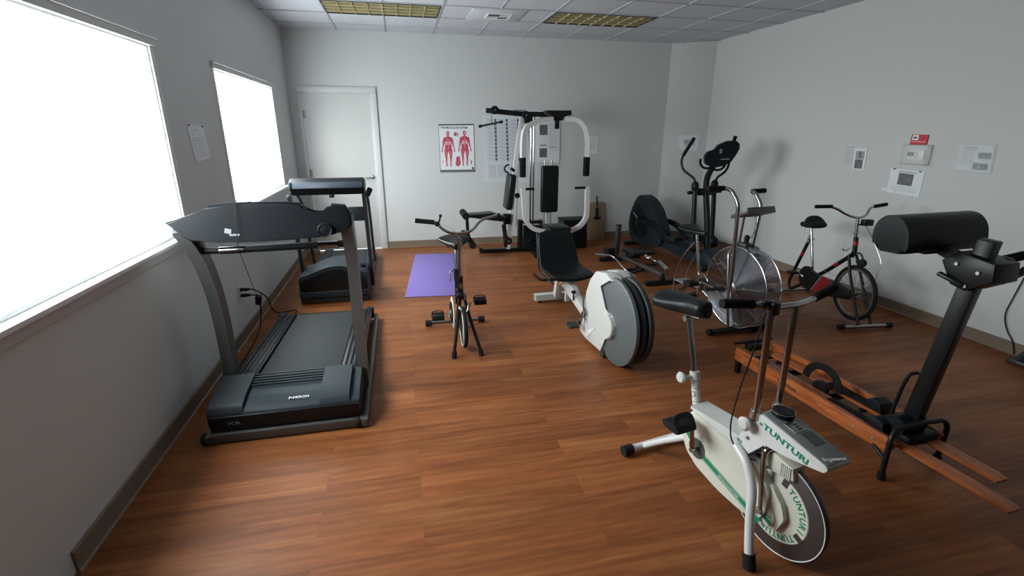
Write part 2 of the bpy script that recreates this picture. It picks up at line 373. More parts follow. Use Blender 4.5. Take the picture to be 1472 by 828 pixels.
# windows: opening lining, casing, sashes, glass
for i, (y0, y1, z0, z1) in enumerate(WIN):
    c = 0.052; mb = MB(); xx = XL + 0.009
    # casing round the opening
    mb.box((xx, (y0 + y1) / 2, z1 + c / 2), (0.02, y1 - y0 + 2 * c, c), bev=.004); mb.box((xx + .008, (y0 + y1) / 2, z1 + c - .006), (0.03, y1 - y0 + 2 * c + .02, 0.014), bev=.003)
    mb.box((XL + .002, y0 - c / 2, (z0 + z1) / 2), (0.006, c, z1 - z0), bev=.002); mb.box((XL + .002, y1 + c / 2, (z0 + z1) / 2), (0.006, c, z1 - z0), bev=.002)
    w = struct('window_%d' % (i + 1), mb, 'trim')
    mb = MB().box((XL - 0.05, (y0 + y1) / 2, z0 - 0.008), (0.20, y1 - y0 + 2 * c + .02, 0.024), bev=.005); obj('window_sill', mb, 'frame', w)
    mb = MB().box((XL + 0.008, (y0 + y1) / 2, z0 - 0.048), (0.016, y1 - y0 + 2 * c, 0.056), bev=.004); obj('window_apron', mb, 'trim', w)
    mb = MB(); xf = XL - 0.022; f = 0.010
    mb.box((xf, (y0 + y1) / 2, z1 - f / 2), (0.03, y1 - y0, f), bev=.003).box((xf, (y0 + y1) / 2, z0 + .014), (0.03, y1 - y0, .020), bev=.003)
    for yy in (y0 + f / 2, y1 - f / 2): mb.box((xf, yy, (z0 + z1) / 2), (0.03, f, z1 - z0 - 2 * f), bev=.003)
    fr = obj('window_frame', mb, 'frame', w)
    for ya, yb in ((y0 + f, y1 - f),):
        obj('window_pane', MB().box((xf, (ya + yb) / 2, (z0 + z1) / 2), (0.006, yb - ya, z1 - z0 - 2 * f)), 'glass', w)
# door in the back wall
mb = MB(); fw = 0.075
mb.box((DX1 + fw / 2, YB - 0.01, DZ / 2), (fw, 0.035, DZ), bev=.004).box((DX0 - 0.035 / 2, YB - 0.01, DZ / 2), (0.035, 0.035, DZ), bev=.004).box(((DX0 + DX1) / 2 + .02, YB - 0.01, DZ + .035), (DX1 - DX0 + fw + .035, 0.035, 0.07), bev=.004)
mb.box((DX1 - .006, YB + .05, DZ / 2), (.012, .1, DZ)).box((DX0 + .004, YB + .05, DZ / 2), (.008, .1, DZ)).box(((DX0 + DX1) / 2, YB + .05, DZ - .005), (DX1 - DX0, .1, .01))
dr = struct('door_1', mb, 'trim')
obj('door_leaf', MB().box(((DX0 + DX1) / 2, YB + 0.035, DZ / 2 - .002), (DX1 - DX0 - .022, 0.044, DZ - .02), bev=.002), 'door', dr)
mb = MB().lathe([(0.0, 0), (.027, 0), (.029, -.006), (.024, -.012), (.011, -.016), (.011, -.05), (0, -.052)], (-0.375, YB + 0.012, 1.03)).tube([(-0.375, YB - .035, 1.03), (-0.42, YB - .038, 1.028), (-0.495, YB - .034, 1.024)], .0095, fil=.02)
obj('door_handle', mb, 'nickel', dr, 'satin lever handle')
for z in (1.86, 1.10, 0.25): obj('door_hinge', MB().cyl((DX0 + .008, YB + .004, z - .05), (DX0 + .008, YB + .004, z + .05), .009).box((DX0 + .02, YB + .012, z), (.03, .004, .098)), 'greyplate', dr)

# ceiling lights and vent
for i, g in enumerate((0, 4)):
    xa = G0 + g * T; ya, yb = R1 - 2 * T, R1 - T
    t = thing('ceiling_light', ['unlit amber louvred ceiling light, nearer the window wall', 'unlit amber louvred ceiling light, farther from the window wall'][i], 'ceiling light', (xa + T, (ya + yb) / 2, ZC), 0, 'recessed louvred ceiling lights')
    mb = MB()
    for s_ in (-1, 1):
        mb.box((s_ * (T - .018), 0, .0), (.014, T - .03, .016)).box((0, s_ * (T / 2 - .018), .0), (2 * T - .03, .014, .016))
    obj('light_frame', mb, 'black', t, 'black edge frame')
    obj('reflector', MB().box((0, 0, .0025), (2 * T - .05, T - .05, .004)), 'amberback', t)
    mb = MB()
    for j in range(1, 8):
        x = -T + .025 + (2 * T - .05) * j / 8; mb.box((x, 0, -.006), (.008, T - .05, .014))
    for j in range(1, 4):
        y = -T / 2 + .025 + (T - .05) * j / 4; mb.box((0, y, -.006), (2 * T - .05, .020, .010))
    obj('louver', mb, 'amber', t, 'amber parabolic louver')
xv = G0 + 3 * T; yv = R1 - 1.5 * T
t = thing('ceiling_vent', 'square white air vent with slotted centre in the ceiling', 'vent', (xv, yv, ZC))
obj('vent_panel', MB().box((0, 0, -.006), (T - .02, T - .02, .012), bev=.003), 'ceiling', t)
obj('duct_opening', MB().box((.03, 0, -.0135), (.24, .24, .003)), 'ink', t, 'dark opening')
for j in range(11): obj('vent_slat', MB().box((-.075 + j * .021, (.055 if j < 6 else -.04), -.016), (.006, .11 if j < 6 else .13, .012), rot=(0, .5, 0)), 'frame', t)
obj('vent_rim', MB().box((.03, .127, -.016), (.27, .014, .012)).box((.03, -.127, -.016), (.27, .014, .012)).box((-.10, 0, -.016), (.014, .26, .012)).box((.16, 0, -.016), (.014, .26, .012)), 'frame', t)

def wo(name, mb, m, t, label=None, **k):     # mesh given in room coordinates, stored relative to its thing's base
    mb.xf(Matrix.Translation(-t.location)); return obj(name, mb, m, t, label, **k)
def bolt(t, p, axis='t', r=.008, d=1, name='bolt', m='nickel'):
    q = Vector(p); a = {'t': Vector((0, d, 0)), 'x': Vector((d, 0, 0)), 'z': Vector((0, 0, d))}[axis]
    return obj(name, MB().tube([q, q + a * .006], r, 10), m, t)

# ------------------------------------------------------------------ large treadmill by the near window
t = thing('treadmill', 'large black treadmill with silver curved uprights, nearest the window and the camera', 'treadmill', (-0.72, 2.64, 0))
X0, X1 = -1.15, -0.29
mb = MB().bar((X0 + .02, 2.66, .034), (X1 - .02, 2.66, .034), .045, .055, .006)
for x in (X0 + .02, X1 - .005): mb.bar((x, 2.63, .034), (x, 4.42, .03), .035, .05, .005)
wo('base_frame', mb, 'grey', t)
for x in (X0 - .005, X1 - .045): wo('transport_wheel', MB().lathe([(0, -.012), (.03, -.012), (.034, -.006), (.034, .006), (.03, .012), (0, .012)], (x, 2.655, .034), 'x', 20), 'rubber', t)
# motor hood
hood = lambda xa, xb, lift: MB().prism([(2.675, .072), (2.668, .158), (2.70, .192 + lift), (2.80, .215 + lift), (3.0, .235 + lift), (3.035, .215 + lift), (3.05, .17), (3.05, .075)], xa, xb, bev=.008, axis='x', fil=.02)
wo('motor_hood', hood(X0 + .03, X1 - .03, -.012), 'navy', t)
for xa, xb in ((X0 + .02, X0 + .20), (X1 - .25, X1 - .085)): wo('hood_shoulder', hood(xa, xb, .012), 'slate', t)
mb = MB()
for j in range(5): mb.box((-.74, 2.885 + j * .028, .222 + j * .0028), (.50, .008, .006), rot=(.1, 0, 0))
wo('hood_rib', mb, 'slate', t)
wo('front_shroud', MB().box((-.72, 2.668, .113), (.80, .02, .085), bev=.006), 'black', t)
text('badge_lettering', 'ICON', .026, 'frame', t, basis((-1, 0, 0), (0, -.992, -.124), (0, -.124, .992), (-.60 + .72, 2.735 - 2.64, .1995)), bold=.0004, sx=1.7)
text('side_lettering', 'XR', .03, 'inkg', t, basis((1, 0, 0), (0, 0, 1), (0, -1, 0), (-1.03 + .72, 2.6565 - 2.64, .103)), sx=1.8)
# deck
def dz(y): return .175 - (y - 3.0) / 1.42 * .07
wo('running_deck', MB().bar((-.72, 3.0, dz(3.0) - .045), (-.72, 4.40, dz(4.40) - .045), .74, .06, .006), 'plastic', t)
wo('running_belt', MB().bar((-.72, 3.02, dz(3.02) - .008), (-.72, 4.385, dz(4.385) - .008), .50, .016, .006), 'belt', t)
for xs in (-1.045, -.395):
    mb = MB().bar((xs, 3.02, dz(3.02) - .004), (xs, 4.40, dz(4.40) - .004), .135, .03, .005)
    for j in range(4): mb.bar((xs - .045 + j * .03, 3.03, dz(3.03) + .013), (xs - .045 + j * .03, 4.36, dz(4.36) + .013), .016, .008, .002)
    wo('foot_rail', mb, 'plastic', t)
wo('rear_roller', MB().cyl((-1.09, 4.405, .075), (-.35, 4.405, .075), .032), 'rubber', t)
for x in (-1.09, -.35): wo('rear_end_cap', MB().box((x, 4.40, .078), (.07, .08, .10), bev=.015), 'plastic', t)
for x, lx in ((X0 + .035, -.055), (X1 - .035, .012)):
    pts = [(x, 3.08, .06), (x, 3.11, .42), (x + lx * .2, 3.12, .72), (x + lx * .5, 3.06, .98), (x + lx, 2.93, 1.18)]
    wo('upright', MB().tube(pts, .04, fil=.18, n=8, sq=(.064, .10)), 'grey', t)
# console
O_ = [(-1.225, 1.205), (-1.02, 1.262), (-1.00, 1.285), (-.84, 1.300), (-.62, 1.297), (-.552, 1.284), (-.535, 1.276), (-.515, 1.240), (-.475, 1.226), (-.43, 1.228), (-.405, 1.252), (-.385, 1.280), (-.315, 1.272), (-.285, 1.225), (-.285, 1.15), (-.345, 1.132), (-.385, 1.108), (-.44, 1.108), (-.46, 1.098), (-.60, 1.090), (-.78, 1.086), (-.98, 1.090), (-1.12, 1.102), (-1.165, 1.15)]
mb = MB().prism([(a, b) for a, b in O_], 2.885, 2.945, bev=.012, seg=3)
wo('console_back', mb, 'plastic', t)
mb = MB().loft([[(-1.23, 2.89, 1.205), (-1.02, 2.89, 1.264), (-1.0, 2.89, 1.290), (-.84, 2.885, 1.306), (-.62, 2.885, 1.303), (-.545, 2.89, 1.294)], [(-1.23, 2.99, 1.175), (-1.02, 2.99, 1.225), (-1.0, 2.99, 1.235), (-.84, 2.99, 1.24), (-.62, 2.99, 1.235), (-.545, 2.99, 1.22)]], cap=False, closed=False)
bmesh.ops.solidify(mb.bm, geom=list(mb.bm.faces), thickness=.008)
wo('console_top', mb, 'console2', t)
wo('console_panel', MB().box((-.74, 2.985, 1.165), (.82, .07, .07), rot=(-.3, 0, 0), bev=.02, seg=3), 'plastic', t)
wo('cup_holder', MB().lathe([(0, 0), (.03, 0), (.036, -.006), (.036, -.02), (0, -.024)], (-.43, 2.893, 1.140), 't', 24).ring(.036, .004, (-.43, 2.872, 1.140), 't', 24, 6), 'plastic', t)
for cx, cz, w, h, a in ((-.955, 1.142, .032, .026, .25), (-.925, 1.120, .05, .010, .0)):
    wo('sticker', MB().box((cx + .03, 2.884, cz + .01), (w, .002, h), rot=(0, a, 0)), 'inkg', t, 'small pale sticker')
mb = MB().tube([(-1.16, 3.03, 1.02), (-.93, 3.03, 1.017), (-.35, 3.03, 1.025)], .021, 14); wo('handrail', mb, 'plastic', t)
for a, b in ((-1.03, -.90), (-.50, -.385)): wo('pulse_grip', MB().cyl((a, 3.03, 1.017 + (a + 1.16) * .008), (b, 3.03, 1.017 + (b + 1.16) * .008), .024, 18), 'chrome', t, 'chrome pulse sensor')
for x in (-1.13, -.335): wo('rail_bracket', MB().bar((x, 3.03, 1.02), (x, 2.95, 1.13), .04, .05, .008), 'plastic', t)

wo('console_cable', MB().tube([(-.862, 2.905, 1.312), (-.862, 2.876, 1.295), (-.885, 2.864, 1.07), (-1.225, 4.20, .40), (-1.24, 4.29, .345)], .0022, 6, fil=.04), 'rubber', t)

# second treadmill
t = thing('treadmill', 'smaller dark treadmill with boxy console standing behind the large one, by the white door', 'treadmill', (-0.72, 4.95, 0))
mb = MB()
for x in (-1.03, -.40): mb.bar((x, 4.98, .05), (x, 6.80, .045), .04, .06, .006)
mb.bar((-1.05, 5.02, .03), (-.38, 5.02, .03), .06, .05, .005); wo('base_frame', mb, 'dgrey', t)
mb = MB().prism([(-1.045, .075), (-1.045, .285), (-.95, .305), (-.86, .345), (-.76, .375), (-.66, .385), (-.57, .370), (-.48, .33), (-.385, .295), (-.385, .075)], 4.97, 5.42, bev=.012, seg=3, fil=.03)
wo('motor_hood', mb, 'slate', t)
mb = MB().prism([(-1.02, .135), (-1.02, .255), (-.94, .275), (-.85, .315), (-.76, .345), (-.66, .352), (-.58, .338), (-.48, .295), (-.41, .265), (-.41, .135)], 4.953, 4.98, bev=.005, fil=.02)
wo('hood_grille', mb, 'black', t)
wo('front_bumper', MB().box((-.715, 4.962, .102), (.665, .035, .065), bev=.008), 'slate', t)
wo('power_socket', MB().box((-.50, 4.941, .105), (.045, .012, .028), bev=.003), 'black', t)
wo('running_deck', MB().bar((-.715, 5.35, .115), (-.715, 6.78, .085), .60, .07, .006), 'plastic', t)
wo('running_belt', MB().bar((-.715, 5.38, .155), (-.715, 6.77, .125), .43, .014, .004), 'belt', t)
for x in (-.985, -.445): wo('foot_rail', MB().bar((x, 5.38, .158), (x, 6.80, .128), .10, .024, .004), 'navy', t)
for x in (-1.055, -.365): wo('upright', MB().tube([(x, 5.35, .06), (x, 5.26, .62), (x, 5.14, 1.07)], .02, sq=(.036, .05), fil=.1), 'dgrey', t)
for x in (-1.055, -.365): wo('handrail', MB().tube([(x, 5.10, 1.08), (x, 5.45, 1.06), (x, 5.72, .92), (x + (.0), 6.0, .16)], .017, fil=.14), 'dgrey', t)
mb = MB().prism([(4.955, 1.145), (4.965, 1.205), (5.06, 1.232), (5.27, 1.19), (5.28, 1.13), (5.16, 1.07), (5.04, 1.075)], -1.015, -.345, axis='x', bev=.010, seg=3)
wo('console', mb, 'plastic', t)
wo('console_face', MB().box((-.68, 4.966, 1.174), (.61, .020, .060), rot=(-.2, 0, 0), bev=.004), 'console2', t)
for x in (-1.0, -.36): wo('console_corner', MB().box((x, 4.968, 1.174), (.035, .03, .056), rot=(-.2, 0, 0), bev=.01, seg=3), 'slate', t)
wo('safety_clip', MB().box((-.65, 5.0, 1.068), (.045, .03, .03), bev=.005), 'black', t)
wo('side_grip', MB().bar((-.325, 5.01, 1.06), (-.29, 5.04, 1.13), .03, .05, .008).box((-.34, 5.06, 1.065), (.07, .04, .03), bev=.006), 'plastic', t)
wo('side_knob', MB().box((-1.035, 5.0, 1.06), (.04, .035, .045), bev=.01), 'slate', t)
wo('cross_panel', MB().box((-.455, 5.32, .84), (.18, .025, .145), bev=.005), 'slate', t)
wo('handle_knob', MB().cyl((-.45, 5.05, .36), (-.40, 5.05, .36), .026, 16), 'rubber', t)

# wall outlet, cords
t = thing('wall_outlet', 'small off-white wall outlet low on the window wall with two black plugs in it', 'outlet', (XL, 4.235, .40))
obj('outlet_plate', MB().box((.004, 0, -.01), (.007, .075, .118), bev=.002), 'outlet', t)
for z in (.018, -.032): obj('socket_face', MB().lathe([(0, .006), (.017, .006), (.016, .0095), (0, .0095)], (0, 0, z), 'x', 18), 'outlet', t)
for nm, lab, pts, z in (('power_cord', 'black power cord curving from the upper outlet socket along the floor to the large treadmill', [(-1.335, 4.235, .418), (-1.25, 4.24, .418), (-1.17, 4.30, .33), (-1.19, 4.46, .16), (-1.21, 4.72, .016), (-1.05, 4.82, .014), (-1.06, 4.70, .012), (-.98, 4.50, .012)], .418),
                        ('power_cord', 'black power cord running from the lower outlet socket down behind the large treadmill', [(-1.335, 4.235, .368), (-1.26, 4.235, .368), (-1.24, 4.30, .34), (-1.255, 4.40, .20), (-1.29, 4.42, .02), (-1.255, 4.05, .010), (-1.25, 3.7, .010), (-1.245, 3.4, .010), (-1.24, 3.2, .010)], .368)):
    c = obj(nm, MB().tube(pts, .0055, 8, fil=.10), 'rubber'); tag(c, lab, 'cord', 'black cords at the wall outlet')
    obj('plug', MB().prism([(-1.346, z - .013), (-1.346, z + .013), (-1.30, z + .012), (-1.27, z + .006), (-1.27, z - .006), (-1.30, z - .012)], 4.222, 4.248, bev=.003), 'black', c)
    if z < .4: obj('adapter_block', MB().box((-1.238, 4.30, .30), (.045, .045, .085), rot=(.3, .2, 0), bev=.006), 'black', c)

# ------------------------------------------------------------------ bike parts
def saddle(parent, c, length, width, z_tilt=0.0, h=.05, nose=.022, name='saddle', rear_lift=0.012, m='vinyl'):
    """nose towards +x"""
    rings = []; n = 14
    for i in range(n + 1):
        u = i / n; x = -length / 2 + length * u
        w = width / 2 * (1 - max(0, (u - .15)) ** 1.0 * 1.15) if u > .15 else width / 2 * (.55 + .45 * math.sqrt(max(0.0, 1 - ((.15 - u) / .15) ** 2)))
        w = max(w, nose)
        if u > .9: w *= (.55 + .45 * math.sqrt(max(0, 1 - ((u - .9) / .1) ** 2)))
        hh = h * (.65 + .35 * math.sin(PI * min(1, .15 + u * .6))); zc = rear_lift * (1 - u) ** 2 * 2 - .006 * math.sin(PI * u)
        rings.append([Vector((x, a, b * (1.0 if b > 0 else .8) + zc)) for a, b in sup(w, hh / 2, 20, 2.5)])
    mb = MB().loft(rings); mb.xf(Matrix.Translation(c) @ Matrix.Rotation(-z_tilt, 4, 'Y'))
    return obj(name, mb, m, parent, angle=60)
def spokes(parent, o, r0, r1, n, w, m='steel'):
    for k in range(n):
        a = 2 * PI * k / n + .1; s_ = 1 if k % 2 else -1
        p = Vector(o) + Vector((math.cos(a + .25 * s_) * r0, s_ * w, math.sin(a + .25 * s_) * r0)); q = Vector(o) + Vector((math.cos(a) * r1, 0, math.sin(a) * r1))
        obj('spoke', MB().tube([p, q], .0013, 5), m, parent)
def foot_cap(t, p, q, r, m='rubber', name='end_cap'):
    return obj(name, MB().tube([p, q], r, 16), m, t)

# ------------------------------------------------------------------ folding mini exercise bike in the middle
t = thing('exercise_bike', 'small dark folding exercise bike with chrome handlebar beside the purple mat', 'exercise bike', (0.40, 4.14, 0), -90)
obj('rear_stabilizer', MB().cyl((0, -.24, .03), (0, .24, .03), .016, 14), 'chrome_old', t)
for s_ in (-1, 1): foot_cap(t, (0, s_ * .21, .03), (0, s_ * .265, .03), .027)
mb = MB().tube([(.50, 0, .44), (.44, 0, .40), (.22, 0, .12), (.0, 0, .035)], .018, fil=.12)
mb.tube([(.29, 0, .30), (.29, 0, .55)], .022, 14)
mb.tube([(.47, 0, .40), (.51, 0, .60)], .022, 14).tube([(.29, 0, .42), (.49, 0, .47)], .018)
obj('frame', mb, 'black', t)
for s_, f in ((-1, -.085), (1, .125)):
    obj('front_leg', MB().tube([(.555, s_ * .018, .45), (.60, f * .45, .28), (.69, f, .03)], .0135, fil=.1), 'black', t)
    foot_cap(t, (.683, f * .95, .05), (.694, f * 1.01, .002), .020)
obj('crown', MB().box((.545, 0, .452), (.06, .075, .03), bev=.008).tube([(.56, 0, .46), (.585, .01, .50)], .006), 'black', t)
w = obj('wheel', MB().ring(.152, .016, (.545, .012, .19), 't', 44, 10), 'rubber', t)
for y in (-.004, .028): obj('white_wall', MB().ring(.148, .0045, (.545, y, .19), 't', 44, 8), 'cream', w, 'pale tyre wall')
obj('wheel_rim', MB().ring(.131, .01, (.545, .012, .19), 't', 44, 8, sq=(.018, .012)), 'nickel', w, 'silver rim')
obj('wheel_hub', MB().cyl((.545, -.04, .19), (.545, .064, .19), .011, 12), 'chrome_old', w)
spokes(w, (.545, .012, .19), .012, .128, 16, .012)
obj('brake_caliper', MB().tube([(.56, -.02, .40), (.60, -.022, .36), (.60, -.005, .335)], .006, fil=.02).tube([(.56, .045, .40), (.60, .045, .36), (.60, .03, .335)], .006, fil=.02), 'nickel', t)
obj('chain_guard', MB().lathe([(.02, -.004), (.125, -.004), (.13, 0), (.125, .004), (.02, .004)], (.37, -.055, .255), 't', 40), 'cream', t, 'pale chain disc')
obj('chain_ring', MB().ring(.085, .006, (.37, -.066, .255), 't', 36, 6), 'black', t)
obj('seat_tube_sleeve', MB().tube([(.29, 0, .50), (.285, 0, .60)], .026, 16), 'black', t)
obj('seat_post', MB().tube([(.288, 0, .54), (.235, 0, .76)], .0135, 14), 'chrome', t)
obj('clamp_lever', MB().tube([(.29, -.03, .585), (.30, -.055, .58), (.31, -.058, .50)], .006, fil=.01), 'nickel', t)
saddle(t, (.23, 0, .795), .28, .27, 0.0, .065, .035)
for s_ in (-1, 1): obj('saddle_spring', MB().tube([(.12 + .004 * math.cos(a * .9), s_ * .05 + .014 * math.cos(a), .735 + a * .0022) for a in [k * .5 for k in range(24)]], .0035, 6), 'chrome', t)
obj('stem', MB().tube([(.505, 0, .50), (.545, 0, .945)], .0125, 14), 'chrome_old', t)
mb = MB().tube([(.50, -.30, 1.038), (.505, -.165, 1.022), (.545, -.10, .955), (.56, 0, .938), (.545, .10, .953), (.51, .165, 1.03), (.50, .31, 1.06)], .011, fil=.06, n=8)
obj('handlebar', mb, 'chrome', t)
obj('handlebar_grip', MB().tube([(.50, -.315, 1.04), (.505, -.175, 1.022)], .0175, 14), 'foam', t)
obj('bar_end', MB().tube([(.50, .30, 1.058), (.50, .318, 1.061)], .014, 12), 'rubber', t)
obj('brake_lever', MB().tube([(.52, -.15, 1.01), (.56, -.14, 1.05), (.57, -.135, 1.075)], .006).ball((.57, -.135, 1.08), .012).box((.515, -.155, 1.012), (.03, .035, .035), bev=.006), 'black', t)
obj('brake_cable', MB().tube([(.53, -.14, 1.02), (.62, -.02, .97), (.60, .03, .80), (.59, .035, .56), (.585, .02, .43)], .003, 6, fil=.12), 'nickel', t)
for y, zc, sgn in ((.17, .335, 1), (-.175, .225, -1)):
    obj('crank', MB().tube([(.38, sgn * .075, .275), (.38 , sgn * .095, zc)], .009), 'nickel', t)
    pd = obj('pedal', MB().box((.38, y, zc + .006), (.095, .10, .045), bev=.010), 'rubber', t)
    obj('pedal_strap', MB().tube([(.36, y - .05, zc), (.35, y - .045, zc + .045), (.35, y + .045, zc + .045), (.36, y + .05, zc)], .01, fil=.03, sq=(.03, .006)), 'black', pd)

# purple mat
t = obj('exercise_mat', MB().box((0, 0, 0), (.61, 1.86, .008), bev=.003), 'purple'); t.location = (.354, 5.88, .0045); t.rotation_euler = (0, 0, -.092)
tag(t, 'purple foam exercise mat lying flat on the floor', 'mat')

# ------------------------------------------------------------------ recumbent bike
t = thing('recumbent_bike', 'white recumbent exercise bike with bucket seat and big grey wheel housing', 'recumbent bike', (1.475, 4.55, 0), -86.4)
mb = MB()
mb.box((-.02, -.14, .050), (.075, .20, .065)); mb.bm.free(); mb = MB()
mb.bar((-.01, -.225, .030), (-.01, .22, .030), .075, .006).bar((-.01, -.225, .082), (-.01, .22, .082), .075, .008).box((.022, 0, .056), (.006, .44, .055)).box((-.042, 0, .056), (.006, .44, .055))
obj('rear_stabilizer', mb, 'cover', t)
for y in (-.17, .2): obj('rubber_foot', MB().cyl((-.01, y, 0), (-.01, y, .028), .02, 14), 'rubber', t)
mb = MB().bar((.03, 0, .06), (.10, 0, .32), .07, .06, .004)
mb.bar((.09, 0, .315), (1.02, 0, .075), .075, .075, .004).bar((.30, 0, .10), (.31, 0, .23), .05, .03, .003)
obj('main_frame', mb, 'cover', t)
obj('side_plate', MB().prism([(.14, .315), (.46, .30), (.66, .17), (.60, .15), (.40, .20)], -.03, .03, bev=.004), 'cover', t)
# seat
rings = []
for i in range(15):
    u = i / 14
    if u < .5:
        v = u / .5; x = .46 - v * .40; z = .35 + .006 * math.sin(v * PI) - .0 * v; nx, nz = 0, 1; w = .205 + .01 * math.sin(v * PI)
        if v > .75: z += (v - .75) * .18
    else:
        v = (u - .5) / .5; x = .045 - v * .16; z = .395 + v * .315; nx, nz = .92, .39; w = .205 - .035 * v ** 2
    th = .032 if 0 < i < 14 else .012
    ring = []
    for a, b in sup(w, th, 28, 3.2):
        dish = .030 * (abs(a) / .2) ** 2.2
        ring.append(Vector((x + nx * (b + dish), a, z + nz * (b + dish))))
    rings.append(ring)
obj('seat', MB().loft(rings), 'vinyl', t, angle=70, subd=1)
obj('seat_shell', MB().tube([(.42, -.195, .325), (.06, -.205, .34), (.03, -.205, .40), (-.11, -.175, .69)], .010, 8, fil=.08), 'slate', t)
obj('torn_patch', MB().box((.472, -.145, .338), (.006, .085, .016), rot=(0, .3, .0), bev=.002), 'yellow', t, 'yellow foam showing through torn seat edge')
obj('seat_carriage', MB().box((.24, 0, .325), (.30, .12, .02)).box((.24, 0, .31), (.14, .10, .05), bev=.004), 'cover', t)
for s_ in (-1, 1): obj('side_handle', MB().tube([(.30, s_ * .10, .325), (.28, s_ * .25, .325), (.24, s_ * .275, .33), (.10, s_ * .275, .335)], .013, fil=.05), 'foam', t)
obj('seat_knob', MB().cyl((.56, -.05, .20), (.56, -.05, .27), .008, 10).cyl((.56, -.05, .27), (.56, -.05, .288), .021, 16), 'black', t)
# white housing
hs = [(1.145, .64), (1.31, .672), (1.42, .64), (1.23, .56), (1.34, .40), (1.44, .385), (1.49, .33), (1.495, .26), (1.44, .195), (1.36, .18), (1.315, .035), (1.02, .03), (.91, .05), (.905, .12), (.955, .265), (.995, .43), (1.055, .55)]
hb = obj('wheel_housing', MB().prism(hs, -.135, -.03, bev=.012, seg=3), 'cover', t)
obj('wheel_housing', MB().prism([(1.15, .645), (1.30, .675), (1.40, .62), (1.42, .45), (1.30, .035), (1.02, .03), (.92, .05), (.96, .265), (1.0, .43), (1.06, .55)], -.04, .06, bev=.012, seg=3), 'cover', t)
obj('hub_cap', MB().lathe([(0, -.158), (.085, -.158), (.092, -.150), (.092, -.13), (0, -.13)], (1.405, 0, .29), 't', 40), 'cover', t)
obj('housing_recess', MB().prism([(.965, .235), (1.06, .12), (1.21, .20), (1.06, .055), (.95, .07), (.94, .16)], -.139, -.134, bev=.001), 'frame', t)
obj('green_label', MB().box((.955, -.1375, .135), (.012, .003, .05), rot=(0, -.2, 0)), 'green', t)
# wheel discs
def disc(yl, yr, R, c, m, name): return obj(name, MB().lathe([(0, yl), (R * .93, yl), (R, yl + (.012 if yr > yl else -.012)), (R, yr - (.012 if yr > yl else -.012)), (R * .93, yr), (0, yr)], c, 't', 72), m, t)
disc(-.118, -.070, .326, (1.435, 0, .333), 'discgrey', 'flywheel_cover'); disc(-.066, -.012, .316, (1.435, 0, .333), 'discdark', 'fan_wheel'); disc(-.008, .045, .322, (1.435, 0, .333), 'discdark', 'flywheel_cover')
obj('floor_roller', MB().lathe([(0, -.135), (.028, -.135), (.032, -.125), (.032, -.105), (.028, -.095), (0, -.095)], (1.33, 0, .033), 't', 20), 'dgrey', t)
obj('crank_hub', MB().cyl((1.03, -.15, .27), (1.03, .15, .27), .03, 18), 'nickel', t)
for sg, dx, dz_ in ((-1, -.03, -.12), (1, .03, .13)):
    a = Vector((1.03, sg * .165, .27)); b = a + Vector((dx, sg * .01, dz_))
    obj('crank', MB().bar(a, b, .016, .026, .003), 'chrome', t)
    pd = obj('pedal', MB().box(b + Vector((-.005, sg * .065, 0)), (.10, .085, .026), bev=.006), 'discdark', t)
    obj('pedal_strap', MB().tube([b + Vector((-.03, sg * .02, .01)), b + Vector((-.05, sg * .02, .055)), b + Vector((-.05, sg * .105, .055)), b + Vector((-.03, sg * .11, .01))], .01, fil=.035, sq=(.028, .006)), 'grey', pd)
obj('tension_rod', MB().tube([(.985, -.15, .40), (1.0, -.15, .30), (1.04, -.15, .20)], .008), 'chrome', t)

# ------------------------------------------------------------------ white exercise bike in front
t = thing('exercise_bike', 'white and cream exercise bike with green lettering in the right foreground', 'exercise bike', (1.285, 2.10, 0), -79.5)
obj('rear_stabilizer', MB().cyl((0, -.17, .03), (0, .17, .03), .020, 18), 'white', t)
for s_ in (-1, 1):
    foot_cap(t, (0, s_ * .16, .03), (0, s_ * .215, .03), .028)
    obj('rear_tube', MB().tube([(.005, s_ * .085, .03), (.10, s_ * .075, .115), (.27, s_ * .035, .245)], .017, fil=.05), 'white', t)
shell = [(.285, .41), (.245, .30), (.25, .25), (.285, .19), (.36, .145), (.50, .115), (.62, .11), (.70, .12), (.74, .18), (.74, .30), (.66, .37), (.54, .385), (.38, .40)]
obj('side_cover', MB().prism(shell, -.062, .062, bev=.010, seg=3, fil=.025), 'cream', t)
obj('top_beam', MB().prism([(.265, .405), (.27, .425), (.56, .432), (.62, .47), (.66, .44), (.60, .375), (.52, .372), (.40, .388)], -.052, .052, bev=.006), 'cover', t)
# stripe on the cover
def strip(s0, z0, s1, z1, w, y, m, nm='stripe', th=.0012, par=None):
    return obj(nm, MB().bar((s0, y, z0), (s1, y, z1), th, w, up=(0, 0, 1)), m, par or t)
strip(.252, .305, .31, .262, .020, -.0628, 'green'); strip(.256, .291, .308, .252, .003, -.0628, 'green')
strip(.392, .222, .725, .135, .020, -.0628, 'green'); strip(.39, .207, .72, .120, .003, -.0628, 'green'); strip(.395, .237, .73, .150, .002, -.0628, 'green')
a = math.atan2(-.087, .333); text('ergometer_lettering', 'ERGOMETER', .017, 'cream', t, basis((math.cos(a), 0, math.sin(a)), (-math.sin(a), 0, math.cos(a)), (0, -1, 0), (.49, -.0636, .188)), sx=1.3)
obj('crank_recess', MB().lathe([(0, -.0640), (.050, -.0640), (.052, -.0625), (0, -.0625)], (.350, 0, .240), 't', 40), 'grey', t, 'grey disc behind crank')
obj('crank_axle', MB().cyl((.355, -.105, .243), (.355, .105, .243), .012, 16), 'chrome', t)
